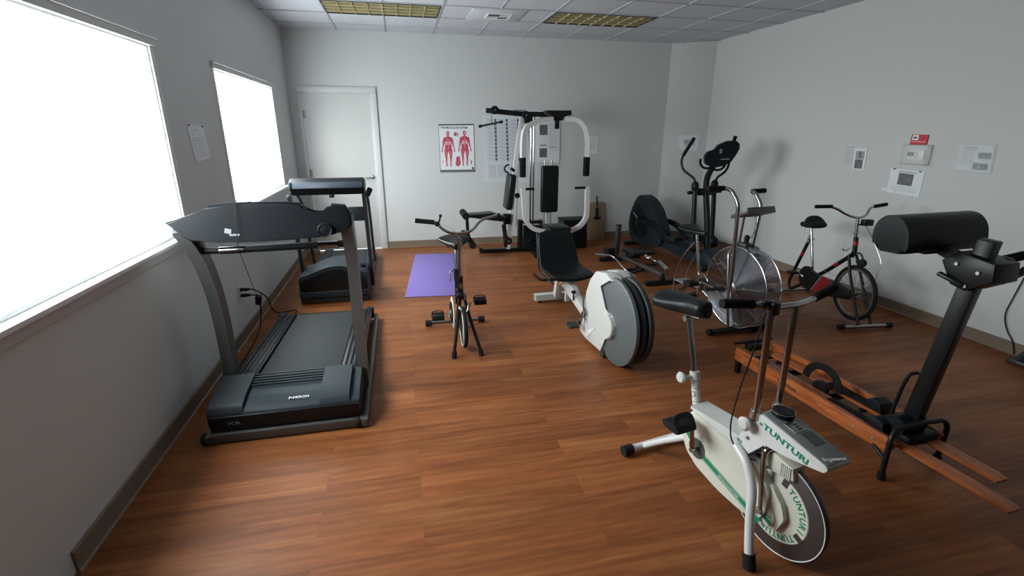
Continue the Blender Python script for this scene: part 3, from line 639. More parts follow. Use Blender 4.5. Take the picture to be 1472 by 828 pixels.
for sg, dzz in ((-1, .145), (1, -.145)):
    a = Vector((.355, sg * .095, .243)); b = a + Vector((-.012, sg * .012, dzz))
    obj('crank', MB().bar(a, b, .012, .020, .003), 'chrome', t)
    pd = obj('pedal', MB().prism([(-.055, -.012), (-.06, .008), (-.03, .022), (.04, .018), (.058, .0), (.05, -.016), (0, -.02)], 0, sg * .105, bev=.006, fil=.012).xf(Matrix.Translation(b + Vector((-.01, sg * .012, 0)))), 'rubber', t)
    obj('pedal_strap', MB().tube([b + Vector((.03, sg * .02, .01)), b + Vector((.0, sg * .02, .05)), b + Vector((.0, sg * .105, .05)), b + Vector((.03, sg * .11, .01))], .01, fil=.035, sq=(.026, .005)), 'black', pd)
# seat
st = obj('seat_tube', MB().tube([(.262, 0, .38), (.216, 0, .555)], .0195, 20), 'white', t)
for k in (.25, .62, .85): obj('tube_band', MB().tube([(.262 - .046 * k, 0, .38 + .175 * k), (.262 - .046 * (k + .012), 0, .38 + .175 * (k + .012))], .0200, 20), 'green', st, 'thin green band')
obj('tube_emblem', MB().tube([(.262 - .046 * .47 + .013 * math.cos(a), -.0200 + .002 * abs(math.cos(a)), .38 + .175 * .47 + .013 * math.sin(a)) for a in [k * PI / 12 for k in range(24)]], .0012, 5, closed=True), 'ink', st)
obj('clamp_collar', MB().tube([(.225, 0, .53), (.2145, 0, .567)], .0235, 20), 'cover', t)
obj('clamp_knob', MB().cyl((.22, -.02, .545), (.212, -.055, .543), .009).lathe([(0, -.078), (.022, -.076), (.028, -.066), (.02, -.052), (0, -.05)], (.200, 0, .54), 't', 24), 'cover', t)
obj('seat_post', MB().tube([(.219, 0, .545), (.14, 0, .815)], .0135, 18), 'chrome', t)
obj('post_slot', MB().bar((.213 + .0, -.0137, .57), (.150, -.0137, .785), .001, .005), 'ink', t)
saddle(t, (.10, 0, .872), .30, .21, .10, .095, .048, rear_lift=.004)
obj('saddle_clamp', MB().tube([(.14, -.03, .815), (.14, .03, .815)], .014, 12).tube([(.05, -.02, .825), (.22, -.02, .845)], .004).tube([(.05, .02, .825), (.22, .02, .845)], .004), 'nickel', t)
obj('saddle_tail_bolt', MB().cyl((-.055, -.02, .85), (-.075, -.02, .85), .008, 10), 'nickel', t)
# front head: console beam
head = [(.545, .415), (.59, .50), (.625, .585), (.66, .598), (.935, .548), (.937, .525), (.92, .518), (.78, .487), (.685, .478), (.615, .385), (.58, .375)]
obj('console_body', MB().prism(head, -.062, .062, bev=.006, seg=3, fil=.010), 'white', t)
fx = Vector((.275, 0, -.050)).normalized(); up_ = Vector((.050, 0, .275)).normalized(); o_ = Vector((.655, 0, .6005))
Rm = Matrix((fx, Vector((0, 1, 0)), up_)).transposed()
fp = obj('face_plate', MB().box(o_ + fx * .138, (.285, .118, .004), Rm, .001), 'greyplate', t)
obj('display_window', MB().box(o_ + fx * .165 + up_ * .003 + Vector((0, .012, 0)), (.062, .056, .003), Rm), 'lcd', fp)
obj('label_panel', MB().box(o_ + fx * .098 + up_ * .003, (.055, .060, .002), Rm), 'nickel', fp)
for k in range(3): obj('label_mark', MB().box(o_ + fx * (.088 + k * .012) + up_ * .0045 + Vector((0, .01, 0)), (.006, .022, .001), Rm), 'ink', fp)
text('script_lettering', 'Ergometer', .022, 'frame', fp, basis((fx.x * .25, .968, fx.z * .25), (-.968 * fx.x, .25, -.968 * fx.z), up_, tuple(o_ + fx * .262 + up_ * .0035 + Vector((0, -.05, 0)))))
bt = Vector((math.cos(-.18), 0, math.sin(-.18)))
text('brand_lettering', 'TUNTURI', .034, 'green', t, basis(bt, (-bt.z, 0, bt.x), (0, -1, 0), (.664, -.0632, .546)), bold=.0007, sx=1.42)
obj('square_mark', MB().box((.655, -.0632, .556), (.013, .001, .012), rot=(0, .18, 0)), 'greyplate', t)
obj('side_bolt', MB().lathe([(0, -.070), (.006, -.069), (.009, -.0625), (0, -.0625)], (.607, 0, .462), 't', 16), 'nickel', t)
text('small_emblem', 'tu', .03, 'green', t, basis((1, 0, 0), (0, 0, 1), (0, -1, 0), (.558, -.0632, .418)))
for s_ in (-1, 1):
    obj('clamp_knob', MB().lathe([(0, s_ * .108), (.020, s_ * .106), (.030, s_ * .096), (.026, s_ * .082), (.012, s_ * .074), (.012, s_ * .062), (0, s_ * .062)], (.605, 0, .535), 't', 28), 'cover', t)
obj('speed_dial', MB().lathe([(0, .0), (.040, .0), (.043, .006), (.043, .016), (.036, .022), (0, .022)], (0, 0, 0), 'z', 36).xf(Matrix.Translation(o_ + fx * .03 + Vector((0, .014, 0)))), 'plastic', t, 'round black pressure dial')
obj('dial_ring', MB().ring(.042, .0022, (0, 0, .019), 'z', 36, 6).xf(Matrix.Translation(o_ + fx * .03 + Vector((0, .014, 0)))), 'chrome', t)
# handlebar
for s_ in (-1, 1):
    obj('handlebar_post', MB().tube([(.618, s_ * .062, .555), (.622, s_ * .062, .62), (.615, s_ * .066, 1.03)], .0135, 16), 'chrome', t)
    obj('post_socket', MB().tube([(.618, s_ * .062, .565), (.620, s_ * .062, .60)], .019, 16), 'nickel', t)
mb = MB().tube([(.568, -.26, 1.066), (.592, -.13, 1.052), (.612, -.06, 1.035), (.614, .07, 1.030), (.60, .14, 1.026), (.585, .20, 1.026), (.575, .32, 1.052)], .0125, 14, fil=.05)
obj('handlebar', mb, 'chrome', t)
obj('handlebar_grip', MB().tube([(.566, -.268, 1.067), (.588, -.135, 1.053)], .018, 16), 'foam', t); obj('handlebar_grip', MB().tube([(.583, .215, 1.030), (.574, .335, 1.056)], .018, 16), 'foam', t)
obj('handlebar_clamp', MB().box((.612, -.058, 1.035), (.045, .04, .052), bev=.008), 'black', t)
obj('timer_knob', MB().box((.60, -.085, 1.05), (.03, .04, .03), bev=.006), 'black', t)
obj('control_cable', MB().tube([(.60, -.075, 1.01), (.585, -.082, .86), (.55, -.088, .66), (.535, -.09, .50), (.545, -.086, .42), (.60, -.08, .375), (.66, -.06, .385)], .0032, 8, fil=.14), 'black', t)
# front legs
for s_ in (-1, 1):
    obj('front_leg', MB().tube([(.565, s_ * .072, .40), (.635, s_ * .085, .375), (.70, s_ * .105, .30), (.735, s_ * .135, .17), (.785, s_ * .165, .03)], .0185, 18, fil=.10, n=8), 'white', t)
    foot_cap(t, (.775, s_ * .160, .055), (.797, s_ * .170, .002), .025)
# flywheel
wc = (.745, 0, .215)
w = obj('flywheel', MB().lathe([(0, -.016), (.200, -.016), (.214, -.010), (.216, 0), (.214, .010), (.200, .016), (0, .016)], wc, 't', 96), 'steelrim', t)
obj('rim_band', MB().ring(.2115, .0022, (wc[0], -.0135, wc[2]), 't', 96, 6), 'frame', w, 'pale rim line')
obj('wheel_plate', MB().lathe([(0, -.0185), (.146, -.0185), (.149, -.016), (0, -.016)], wc, 't', 72), 'cream', w)
for k, (start, dirn) in enumerate(((62, -1), (-42, -1))):
    g = Vector((0, 0, 0)); word = 'TUNTURI'; an = start
    lt = None; mlist = []
    for ch in word:
        a = math.radians(an); rad = Vector((math.cos(a), 0, math.sin(a))); tan = Vector((math.sin(a), 0, -math.cos(a)))
        p = Vector((wc[0], -.0192, wc[2])) + rad * .113
        mlist.append((ch, basis(tan, rad, (0, -1, 0), p))); an -= (12.5 if ch != 'I' else 8)
    vs, fs = [], []
    for ch, mx_ in mlist:
        o2 = text('letter', ch, .036, 'green', None, mx_, bold=.0006, sx=1.0, align='CENTER'); me = o2.data; b0 = len(vs)
        vs += [tuple(v.co) for v in me.vertices]; fs += [[b0 + i for i in p.vertices] for p in me.polygons]; bpy.data.objects.remove(o2)
    me = bpy.data.meshes.new('wheel_lettering'); me.from_pydata(vs, [], fs); me.materials.append(M['green']); link('wheel_lettering', me, w)
for an, rr in ((78, .155), (-27, .155), (190, .155)):
    a = math.radians(an); obj('wheel_slot', MB().box((0, 0, 0), (.034, .002, .026)).xf(Matrix.Translation((wc[0] + rr * .86 * math.cos(a), -.0192, wc[2] + rr * .86 * math.sin(a))) @ Matrix.Rotation(-a, 4, 'Y')), 'steelrim', w, 'dark rectangular slot')
obj('hub_cover', MB().prism([(.690, .300), (.735, .315), (.790, .262), (.812, .205), (.790, .140), (.745, .120), (.69, .135)], -.045, -.018, bev=.006, fil=.015), 'cream', t)
obj('hub_cover_lower', MB().lathe([(0, -.052), (.042, -.052), (.046, -.046), (.046, -.02), (0, -.02)], (.735, 0, .175), 't', 32), 'cream', t)
strip(.722, .168, .766, .152, .020, -.0530, 'green'); strip(.722, .190, .762, .176, .003, -.053, 'green')
obj('brake_pad_housing', MB().prism([(.650, .435), (.715, .452), (.80, .435), (.812, .385), (.74, .37), (.665, .375)], -.035, .035, bev=.006), 'cream', t)
mb = MB()
for k in range(6): mb.bar((.755 + k * .008, -.037, .378), (.752 + k * .008, -.037, .432), .004, .004)
obj('brake_rib', mb, 'cover', t)
obj('fork_bar', MB().tube([(.700, -.02, .462), (.690, -.05, .455), (.688, -.056, .42), (.718, -.058, .185)], .0115, 14, fil=.03), 'chrome', t)
obj('fork_bar', MB().tube([(.700, .02, .462), (.690, .05, .455), (.688, .056, .42), (.718, .058, .185)], .0115, 14, fil=.03), 'chrome', t)
obj('axle_nut', MB().lathe([(0, -.078), (.010, -.078), (.012, -.064), (.018, -.062), (.018, -.054), (0, -.054)], (.718, 0, .183), 't', 12), 'chrome', t)
obj('wheel_axle', MB().cyl((.718, -.055, .183), (.735, .06, .205), .009, 12), 'nickel', t)

# ------------------------------------------------------------------ wooden ski machine
t = thing('ski_machine', 'oak ski exercise machine with tall black post and padded hip rest, at the right', 'ski machine', (2.41, 2.77, 0), -87)
for s_ in (-1, 1):
    r_ = obj('side_rail', MB().prism([(-.0, .125), (.0, .205), (1.10, .205), (1.15, .19), (1.12, .118), (.02, .118)], s_ * .155 - .014, s_ * .155 + .014, bev=.003), 'oak', t)
    for x in (.06, .14, .45, .72, .93, 1.04): obj('rail_bolt', MB().lathe([(0, -.004), (.006, -.003), (.008, 0), (0, 0)], (x, s_ * .155 - .014, .158), 't', 12), 'nickel', r_)
text('rail_lettering', 'NordicTrack', .030, 'ink', t, basis((1, 0, 0), (0, 0, 1), (0, -1, 0), (.40, -.1695, .152)), bold=.0003, sx=.9)
for s_, x0_, x1_ in ((-1, .22, 1.60), (1, .10, 1.455)):
    k = obj('ski', MB().prism([(x0_, .158), (x0_, .175), (x1_ - .04, .175), (x1_, .168), (x1_, .158)], s_ * .085 - .038, s_ * .085 + .038, bev=.002), 'oak', t)
    f0 = .70 if s_ < 0 else .55
    obj('foot_pad', MB().prism([(f0, .1755), (f0 - .01, .180), (f0 + .28, .182), (f0 + .29, .1755)], s_ * .085 - .036, s_ * .085 + .036, bev=.001), 'rubber', k)
    cup = MB().prism([(f0 + .27, .18), (f0 + .26, .225), (f0 + .30, .25), (f0 + .345, .235), (f0 + .36, .18)], s_ * .085 - .045, s_ * .085 + .045, bev=.006, seg=3)
    obj('toe_cup', cup, 'plastic', k)
    for x in (.17, .80, 1.08): obj('ski_roller', MB().cyl((x, s_ * .085 - .045, .143), (x, s_ * .085 + .045, .143), .014, 14), 'rubber', t)
for x in (.05, .30, .62, 1.05): obj('cross_bar', MB().box((x, 0, .128), (.05, .28, .016), bev=.003), 'black', t)
obj('drive_wheel', MB().lathe([(0, -.018), (.045, -.018), (.05, -.012), (.05, .012), (.045, .018), (0, .018)], (.56, 0, .165), 't', 40), 'black', t)
obj('wheel_guard', MB().ring(.118, .01, (.56, 0, .185), 't', 24, 8, sq=(.045, .012), a0=0.05, a1=PI - .05), 'black', t)
obj('rear_crossbar', MB().tube([(-.03, -.16, .225), (-.03, .16, .225)], .011, 12).box((-.01, 0, .195), (.06, .12, .05), bev=.006), 'black', t)
for s_ in (-1, 1): obj('rear_leg', MB().box((-.012, s_ * .115, .075), (.035, .035, .15), bev=.004), 'black', t)
obj('front_leg_frame', MB().tube([(1.15, -.205, .0), (1.135, -.185, .22), (1.125, -.15, .262), (1.12, .0, .268), (1.125, .17, .262), (1.13, .205, .22), (1.12, .215, .0)], .013, 14, fil=.05), 'black', t)
for y, x in ((-.205, 1.15), (.215, 1.12)): foot_cap(t, (x, y, .0), (x, y, .035), .019)
obj('leg_brace', MB().tube([(1.14, -.19, .10), (1.05, -.17, .13)], .009).tube([(1.12, .205, .10), (1.05, .17, .13)], .009), 'black', t)
obj('post_base', MB().cyl((1.06, -.08, .235), (1.06, .08, .235), .055, 24).box((1.07, .02, .185), (.17, .20, .05), bev=.01), 'plastic', t)
obj('post', MB().bar((1.065, .03, .20), (1.16, .045, 1.215), .070, .070, .006), 'black', t)
obj('strut_hook', MB().tube([(1.00, -.03, .22), (1.03, -.04, .44), (1.04, -.03, .51), (1.06, .0, .52)], .009, 10, fil=.03), 'black', t)
obj('head_bracket', MB().prism([(1.04, 1.10), (1.10, 1.155), (1.25, 1.13), (1.26, 1.05), (1.16, .985), (1.10, 1.0)], -.035, .125, bev=.010), 'black', t)
obj('head_plate', MB().box((1.15, .12, 1.085), (.14, .05, .11), bev=.01), 'black', t)
for x, y, z in ((1.11, -.037, 1.10), (1.20, -.037, 1.08), (1.165, -.037, 1.01)): obj('bolt', MB().cyl((x, y, z), (x, y - .006, z), .008, 10), 'nickel', t)
obj('lock_lever', MB().bar((1.06, -.06, 1.045), (1.16, -.04, 1.01), .03, .018, .005), 'black', t)
obj('pad_arm', MB().tube([(.98, -.02, 1.165), (1.07, .0, 1.125), (1.14, .02, 1.08)], .02, sq=(.04, .05)), 'black', t)
pr = [(.885, 1.13), (.865, 1.20), (.875, 1.265), (.92, 1.305), (.985, 1.30), (1.03, 1.25), (1.045, 1.17), (1.03, 1.135)]
obj('hip_pad', MB().prism(pr, -.265, .235, bev=.022, seg=4, fil=.04, n=6), 'vinyl', t)
obj('pad_bracket', MB().box((.965, -.02, 1.128), (.09, .16, .012), bev=.003), 'black', t)
obj('end_grip', MB().tube([(1.17, .11, 1.115), (1.17, .185, 1.122), (1.17, .275, 1.132)], .021, 16), 'foam', t)
obj('arm_bar', MB().tube([(1.22, .09, 1.04), (1.22, .20, 1.07), (1.20, .42, 1.15)], .017, 12), 'black', t)

# ------------------------------------------------------------------ fan bike
t = thing('fan_bike', 'chrome fan bike with big round wire-caged wheel and swinging arm levers', 'fan bike', (2.80, 3.62, 0), -84)
fc = (.107, 0, .385); FR = .350
obj('front_stabilizer', MB().tube([(.165, -.32, .028), (.175, .28, .028)], .024, 16), 'dgrey', t)
foot_cap(t, (.165, -.34, .028), (.165, -.31, .028), .027); foot_cap(t, (.175, .26, .028), (.175, .295, .028), .027)
for y in (.10, .22): obj('transport_wheel', MB().lathe([(0, -.014), (.028, -.014), (.034, -.007), (.034, .007), (.028, .014), (0, .014)], (.225, y, .036), 't', 24), 'rubber', t)
obj('rear_stabilizer', MB().tube([(-.74, -.24, .024), (-.74, .24, .024)], .02, 14), 'dgrey', t)
for s_ in (-1, 1): foot_cap(t, (-.74, s_ * .22, .026), (-.74, s_ * .26, .026), .025)
# cage: rim bands plus dense concentric wires on both faces
c = obj('fan_cage', MB().ring(FR, .005, (fc[0], -.075, fc[2]), 't', 72, 8).ring(FR, .005, (fc[0], .075, fc[2]), 't', 72, 8), 'cage', t)
mb = MB()
for sd in (-1, 1):
    nr = 40
    for k in range(nr):
        r_ = .055 + (FR - .06) * k / (nr - 1); y = sd * (.105 - .030 * (r_ / FR) ** 2)
        mb.ring(r_, .0023, (fc[0], y, fc[2]), 't', 56, 4)
obj('cage_wires', mb, 'cage', c)
for sd in (-1, 1):
    for k in range(8):
        a = 2 * PI * k / 8 + .2; ca, sa = math.cos(a), math.sin(a)
        obj('cage_spoke', MB().tube([(fc[0] + ca * .05, sd * .106, fc[2] + sa * .05), (fc[0] + ca * FR * .6, sd * .095, fc[2] + sa * FR * .6), (fc[0] + ca * FR, sd * .075, fc[2] + sa * FR)], .0025, 6), 'cage', c)
mb = MB()
for k in range(36):
    a = 2 * PI * k / 36; ca, sa = math.cos(a), math.sin(a); mb.bar((fc[0] + ca * FR, -.075, fc[2] + sa * FR), (fc[0] + ca * FR, .075, fc[2] + sa * FR), .004, .004)
obj('rim_wires', mb, 'cage', c)
obj('hub', MB().lathe([(0, -.125), (.022, -.125), (.026, -.115), (.05, -.108), (.052, .108), (.026, .115), (0, .125)], fc, 't', 28), 'steel', t)
for k in range(12):
    a = 2 * PI * k / 12; R_ = Matrix.Rotation(-a, 4, 'Y')
    obj('fan_blade', MB().box((.19, 0, 0), (.26, .085, .003), rot=(.5, 0, 0)).xf(Matrix.Translation(fc) @ R_), 'blade', t)
obj('fan_disc', MB().lathe([(.0, -.004), (.11, -.004), (.11, .004), (0, .004)], fc, 't', 36), 'blade', t)
for s_ in (-1, 1): obj('fork_tube', MB().tube([(.155, s_ * .125, .035), (.09, s_ * .128, .40), (.03, s_ * .115, .68), (.025, s_ * .03, .75)], .0125, 12, fil=.06), 'chrome_old', t)
obj('lower_frame', MB().tube([(-.74, 0, .03), (-.62, 0, .19), (-.38, 0, .22), (-.10, 0, .09), (.16, 0, .035)], .018, 14, fil=.08).tube([(-.38, 0, .22), (-.44, 0, .36)], .018, 14), 'chrome_old', t)
obj('seat_post', MB().tube([(-.42, 0, .25), (-.535, 0, .715)], .0135, 14), 'chrome', t)
for y in (-.045, .10): obj('rear_tube', MB().tube([(-.53, y * .4, .64), (-.63, y, .50), (-.72, y, .33), (-.742, y, .20), (-.742, y, .03)], .0095, 12, fil=.14), 'chrome_old', t)
obj('step_plate', MB().box((-.66, .03, .215), (.15, .17, .012), bev=.002), 'greyplate', t)
saddle(t, (-.555, 0, .745), .29, .24, -.02, .055)
obj('chain_case', MB().prism([(-.36, .35), (-.30, .38), (-.10, .37), (.10, .42), (.13, .35), (.05, .32), (-.25, .25), (-.35, .27)], -.088, -.062, bev=.006), 'dgrey', t)
obj('crank_disc', MB().lathe([(0, -.10), (.075, -.10), (.08, -.096), (.08, -.09), (0, -.09)], (-.27, 0, .325), 't', 36), 'chrome_old', t)
for sg in (-1, 1):
    obj('crank', MB().bar((-.27, sg * .115, .325), (-.27 + sg * .02, sg * .125, .325 + sg * .13), .014, .024, .003), 'chrome', t)
    pd = obj('pedal', MB().box((-.29 + sg * .02, sg * .19, .325 + sg * .012 if sg < 0 else .45), (.095, .10, .045), bev=.008), 'rubber', t)
for sg, f_, g_ in ((-1, .19, 1.0), (1, .02, 1.0)):
    # long swinging levers
    top = 1.12 if sg < 0 else 1.06; x = .155 if sg < 0 else -.005
    obj('arm_lever', MB().tube([(x + .0, sg * .165, .24), (x - .005, sg * .17, .70), (x, sg * .20, top), (x - .09, sg * .205, top + .09), (x - .145, sg * .215, top + .10), (x - .155, sg * .23, top + .10)], .0165, 14, fil=.07, n=8), 'chrome_old', t)
    obj('lever_grip', MB().tube([(x - .155, sg * .225, top + .10), (x - .165, sg * .375, top + .10)], .021, 16), 'foam', t)
    obj('lever_link', MB().tube([(x, sg * .165, .27), (-.06, sg * .15, .34), (-.22, sg * .14, .34)], .011, 10, fil=.03), 'chrome_old', t)
    obj('foot_peg', MB().tube([(.10 if sg < 0 else .10, sg * .17, .385), (-.02 if sg < 0 else .10, sg * .26, .345 if sg < 0 else .385)], .015, 12), 'foam', t)
    obj('lever_pivot', MB().cyl((x, sg * .12, .245), (x, sg * .19, .245), .024, 16), 'plastic', t)
cs = MB().prism([(-.10, .015), (-.10, -.01), (.10, -.028), (.10, .025)], -.13, .15, bev=.006).xf(Matrix.Translation((.10, 0, 1.02)) @ Matrix.Rotation(-.42, 4, 'Y') @ Matrix.Rotation(.0, 4, 'X'))
obj('console', cs, 'grey', t); obj('console_face', MB().box((0, .01, .0215), (.17, .24, .004)).xf(Matrix.Translation((.10, 0, 1.02)) @ Matrix.Rotation(-.42 , 4, 'Y')), 'greyplate', t)
obj('console_post', MB().tube([(.03, -.02, .72), (.065, -.035, .99)], .0095, 12), 'chrome', t)
obj('console_cable', MB().tube([(.10, .03, 1.0), (.13, .05, .92), (.10, .05, .82), (.04, .02, .76)], .003, 6, fil=.06), 'nickel', t)
obj('tension_knob', MB().cyl((.06, .03, .735), (.06, .03, .80), .02, 14).ball((.06, .03, .805), .023), 'black', t)
obj('top_bracket', MB().box((.06, .02, .745), (.12, .10, .03), bev=.008), 'dgrey', t)

# ------------------------------------------------------------------ red and black exercise bike
t = thing('exercise_bike', 'black and red upright exercise bike with spoked wheel by the right wall', 'exercise bike', (4.04, 4.28, 0), -97)
obj('rear_stabilizer', MB().cyl((0, -.22, .028), (0, .22, .028), .017, 14), 'chrome_old', t); obj('front_stabilizer', MB().cyl((1.04, -.22, .028), (1.04, .22, .028), .018, 14), 'chrome_old', t)
for x in (0, 1.04):
    for s_ in (-1, 1): foot_cap(t, (x, s_ * .20, .028), (x, s_ * .25, .028), .024)
mb = MB().tube([(.155, 0, .63), (-.045, 0, .12), (-.03, 0, .055), (.02, 0, .05), (.27, 0, .22)], .0165, 14, fil=.05)
mb.tube([(.27, 0, .235), (.45, 0, .36), (.715, 0, .585), (.745, 0, .62), (.742, 0, .70)], .019, 14, fil=.05)
fr = obj('frame', mb, 'black', t)
obj('red_band', MB().tube([(.095, 0, .477), (.075, 0, .426)], .0175, 14), 'red', fr, 'red painted band'); obj('red_band', MB().tube([(.555, 0, .450), (.605, 0, .492)], .020, 14), 'red', fr, 'red painted band')
obj('seat_clamp', MB().tube([(.165, -.02, .62), (.165, .035, .62)], .011).tube([(.145, 0, .585), (.16, 0, .66)], .021), 'nickel', t)
obj('seat_post', MB().tube([(.142, 0, .735), (.285, 0, .30)], .0125, 14), 'chrome', t)
# saddle with its nose up, turned to the rear
rings = []
for i in range(15):
    u = i / 14; x = -.14 + .28 * u; w_ = .022 + .085 * max(0, min(1, (u - .2) / .5)) ** 1.3 * (1 if u < .9 else .75); zc = .06 * math.exp(-((u - .62) / .16) ** 2) + .0; hh = .022 + .012 * math.sin(PI * u) + .03 * math.exp(-((u - .62) / .16) ** 2)
    if i in (0, 14): w_ *= .5; hh *= .5
    rings.append([Vector((x, a, b + zc * .6)) for a, b in sup(w_, hh, 18, 2.3)])
mb = MB().loft(rings); mb.xf(Matrix.Translation((.12, 0, .758)) @ Matrix.Rotation(-.10, 4, 'Y')); obj('saddle', mb, 'rubber', t, angle=70)
obj('saddle_stem', MB().tube([(.05, 0, .735), (.05, -.005, .64)], .004, 8).tube([(.03, 0, .74), (.20, 0, .745)], .012), 'nickel', t)
obj('crank_disc', MB().lathe([(0, -.052), (.108, -.052), (.114, -.046), (.114, -.036), (0, -.036)], (.265, 0, .25), 't', 44), 'black', t)
cg = obj('chain_guard', MB().prism([(.25, .36), (.34, .345), (.52, .30), (.70, .325), (.86, .30), (.885, .25), (.86, .215), (.60, .16), (.40, .14), (.27, .14)], -.064, -.04, bev=.004), 'black', t)
obj('red_panel', MB().prism([(.385, .150), (.545, .145), (.63, .315), (.50, .335)], -.0665, -.0642), 'red', cg, 'bright red panel')
obj('guard_line', MB().prism([(.37, .142), (.385, .143), (.505, .337), (.49, .340)], -.0668, -.0643), 'greyplate', cg); obj('guard_line', MB().prism([(.555, .145), (.565, .145), (.645, .313), (.636, .315)], -.0668, -.0643), 'greyplate', cg)
for sg, dx, dz_ in ((-1, -.08, .03), (1, .08, -.03)):
    a = Vector((.265, sg * .078, .25)); b = a + Vector((dx, sg * .015, dz_))
    obj('crank', MB().bar(a, b, .012, .02, .003), 'chrome', t); obj('pedal', MB().box(b + Vector((0, sg * .055, 0)), (.08, .085, .024), bev=.006), 'rubber', t)
wc = (.845, 0, .272)
w = obj('tyre', MB().ring(.236, .0165, wc, 't', 64, 12), 'rubber', t)
obj('wheel_rim', MB().ring(.214, .01, wc, 't', 64, 8, sq=(.022, .013)), 'steel', w, 'silver rim'); obj('wheel_hub', MB().cyl((wc[0], -.06, wc[2]), (wc[0], .06, wc[2]), .014, 14).cyl((wc[0], -.02, wc[2]), (wc[0], .02, wc[2]), .025, 16), 'chrome_old', w)
spokes(w, wc, .022, .21, 24, .02)
for s_ in (-1, 1): obj('fork_leg', MB().tube([(.735, s_ * .035, .60), (.80, s_ * .05, .46), (1.035, s_ * .06, .03)], .0125, 12, fil=.06), 'black', t)
obj('stem', MB().tube([(.744, 0, .66), (.722, 0, .80), (.705, 0, .925)], .0135, 14), 'chrome', t); obj('head_sleeve', MB().tube([(.748, 0, .63), (.732, 0, .76)], .0205, 14), 'black', t)
obj('badge', MB().tube([(.7425, -.0, .69), (.739, -.0, .725)], .0212, 14), 'red', t, 'small red badge'); obj('stem_clamp', MB().tube([(.73, -.045, .80), (.722, .02, .80)], .008), 'nickel', t)
obj('handlebar', MB().tube([(.585, -.33, 1.015), (.635, -.20, 1.022), (.685, -.10, .955), (.705, 0, .925), (.69, .09, .945), (.645, .15, 1.015), (.61, .33, 1.03)], .011, 12, fil=.06, n=8), 'chrome', t)
obj('handlebar_grip', MB().tube([(.58, -.335, 1.015), (.628, -.205, 1.022)], .0165, 14), 'foam', t); obj('handlebar_grip', MB().tube([(.645, .19, 1.02), (.605, .335, 1.03)], .0165, 14), 'foam', t)
obj('mileage_meter', MB().box((.73, .075, .89), (.05, .09, .055), bev=.006).tube([(.72, .0, .87), (.73, .06, .87)], .008), 'black', t)
obj('meter_cable', MB().tube([(.735, .07, .86), (.78, .13, .74), (.92, .14, .56), (.93, .09, .42), (.89, .04, .34)], .0038, 8, fil=.14), 'nickel', t)
obj('wing_knob', MB().tube([(.67, -.01, .56), (.655, -.01, .615)], .006).tube([(.64, -.035, .635), (.655, -.01, .612), (.66, .02, .64)], .006), 'nickel', t)
obj('brake_hoop', MB().ring(.055, .008, (.80, 0, .575), 't', 20, 8, a0=-.3, a1=PI), 'black', t)
obj('brake_block', MB().ball((.862, 0, .555), .036, (1.1, .8, 1)).tube([(.80, 0, .55), (.86, 0, .555)], .012), 'rubber', t)
obj('belt_wire', MB().tube([(.45, -.02, .37), (.62, -.02, .36), (.75, -.02, .34)], .002, 5), 'nickel', t)

# ------------------------------------------------------------------ elliptical trainer
t = thing('elliptical_trainer', 'dark elliptical trainer with tall arm levers in the far right corner', 'elliptical trainer', (3.55, 6.80, 0), -81)
hs = [(-.18, .32), (-.14, .50), (-.06, .65), (.02, .745), (.10, .765), (.27, .71), (.43, .585), (.53, .43), (.62, .28), (.62, .12), (.40, .045), (.0, .04), (-.13, .12)]
hb = obj('drive_housing', MB().prism(hs, -.13, .04, bev=.03, seg=4, fil=.06), 'navy', t)
obj('housing_recess', MB().prism([(-.10, .33), (-.08, .48), (.0, .62), (.06, .62), (.30, .40), (.30, .22), (.16, .13), (-.02, .16)], -.134, -.128, bev=.002, fil=.05), 'plastic', hb, 'dark recessed wheel panel')
obj('crank_arm', MB().bar((.10, -.15, .36), (-.02, -.15, .49), .02, .045, .006).cyl((.10, -.13, .36), (.10, -.175, .36), .035, 18), 'dgrey', t)
obj('crank_pin', MB().tube([(-.02, -.16, .49), (.10, -.165, .42), (.12, -.165, .395)], .009), 'nickel', t)
obj('main_beam', MB().tube([(.50, 0, .16), (.95, 0, .10), (1.50, 0, .06)], .06, 16, sq=(.15, .12)), 'navy', t)
obj('front_foot', MB().loft([[Vector((1.30 + .0, a, .02 + (b + .10) * .9)) for a, b in sup(.09, .10, 20, 3)], [Vector((1.45, a, .02 + (b + .12) * .95)) for a, b in sup(.13, .12, 20, 3)], [Vector((1.60, a, .02 + (b + .08))) for a, b in sup(.15, .075, 20, 3)], [Vector((1.66, a, .02 + (b + .03))) for a, b in sup(.13, .03, 20, 3)]]), 'navy', t)
obj('front_stabilizer', MB().box((1.55, 0, .03), (.09, .50, .05), bev=.012), 'black', t); obj('rear_stabilizer', MB().box((-.02, 0, .03), (.09, .56, .05), bev=.012), 'black', t)
obj('mast', MB().tube([(1.40, 0, .10), (1.33, 0, .55), (1.24, 0, .92), (1.22, 0, 1.10), (1.30, 0, 1.24), (1.36, 0, 1.34)], .037, 16, fil=.12), 'black', t)
obj('arm_crossbar', MB().tube([(1.20, -.245, .925), (1.215, .26, .925)], .022, 14).box((1.215, 0, .93), (.10, .24, .085), bev=.025, seg=3), 'plastic', t)
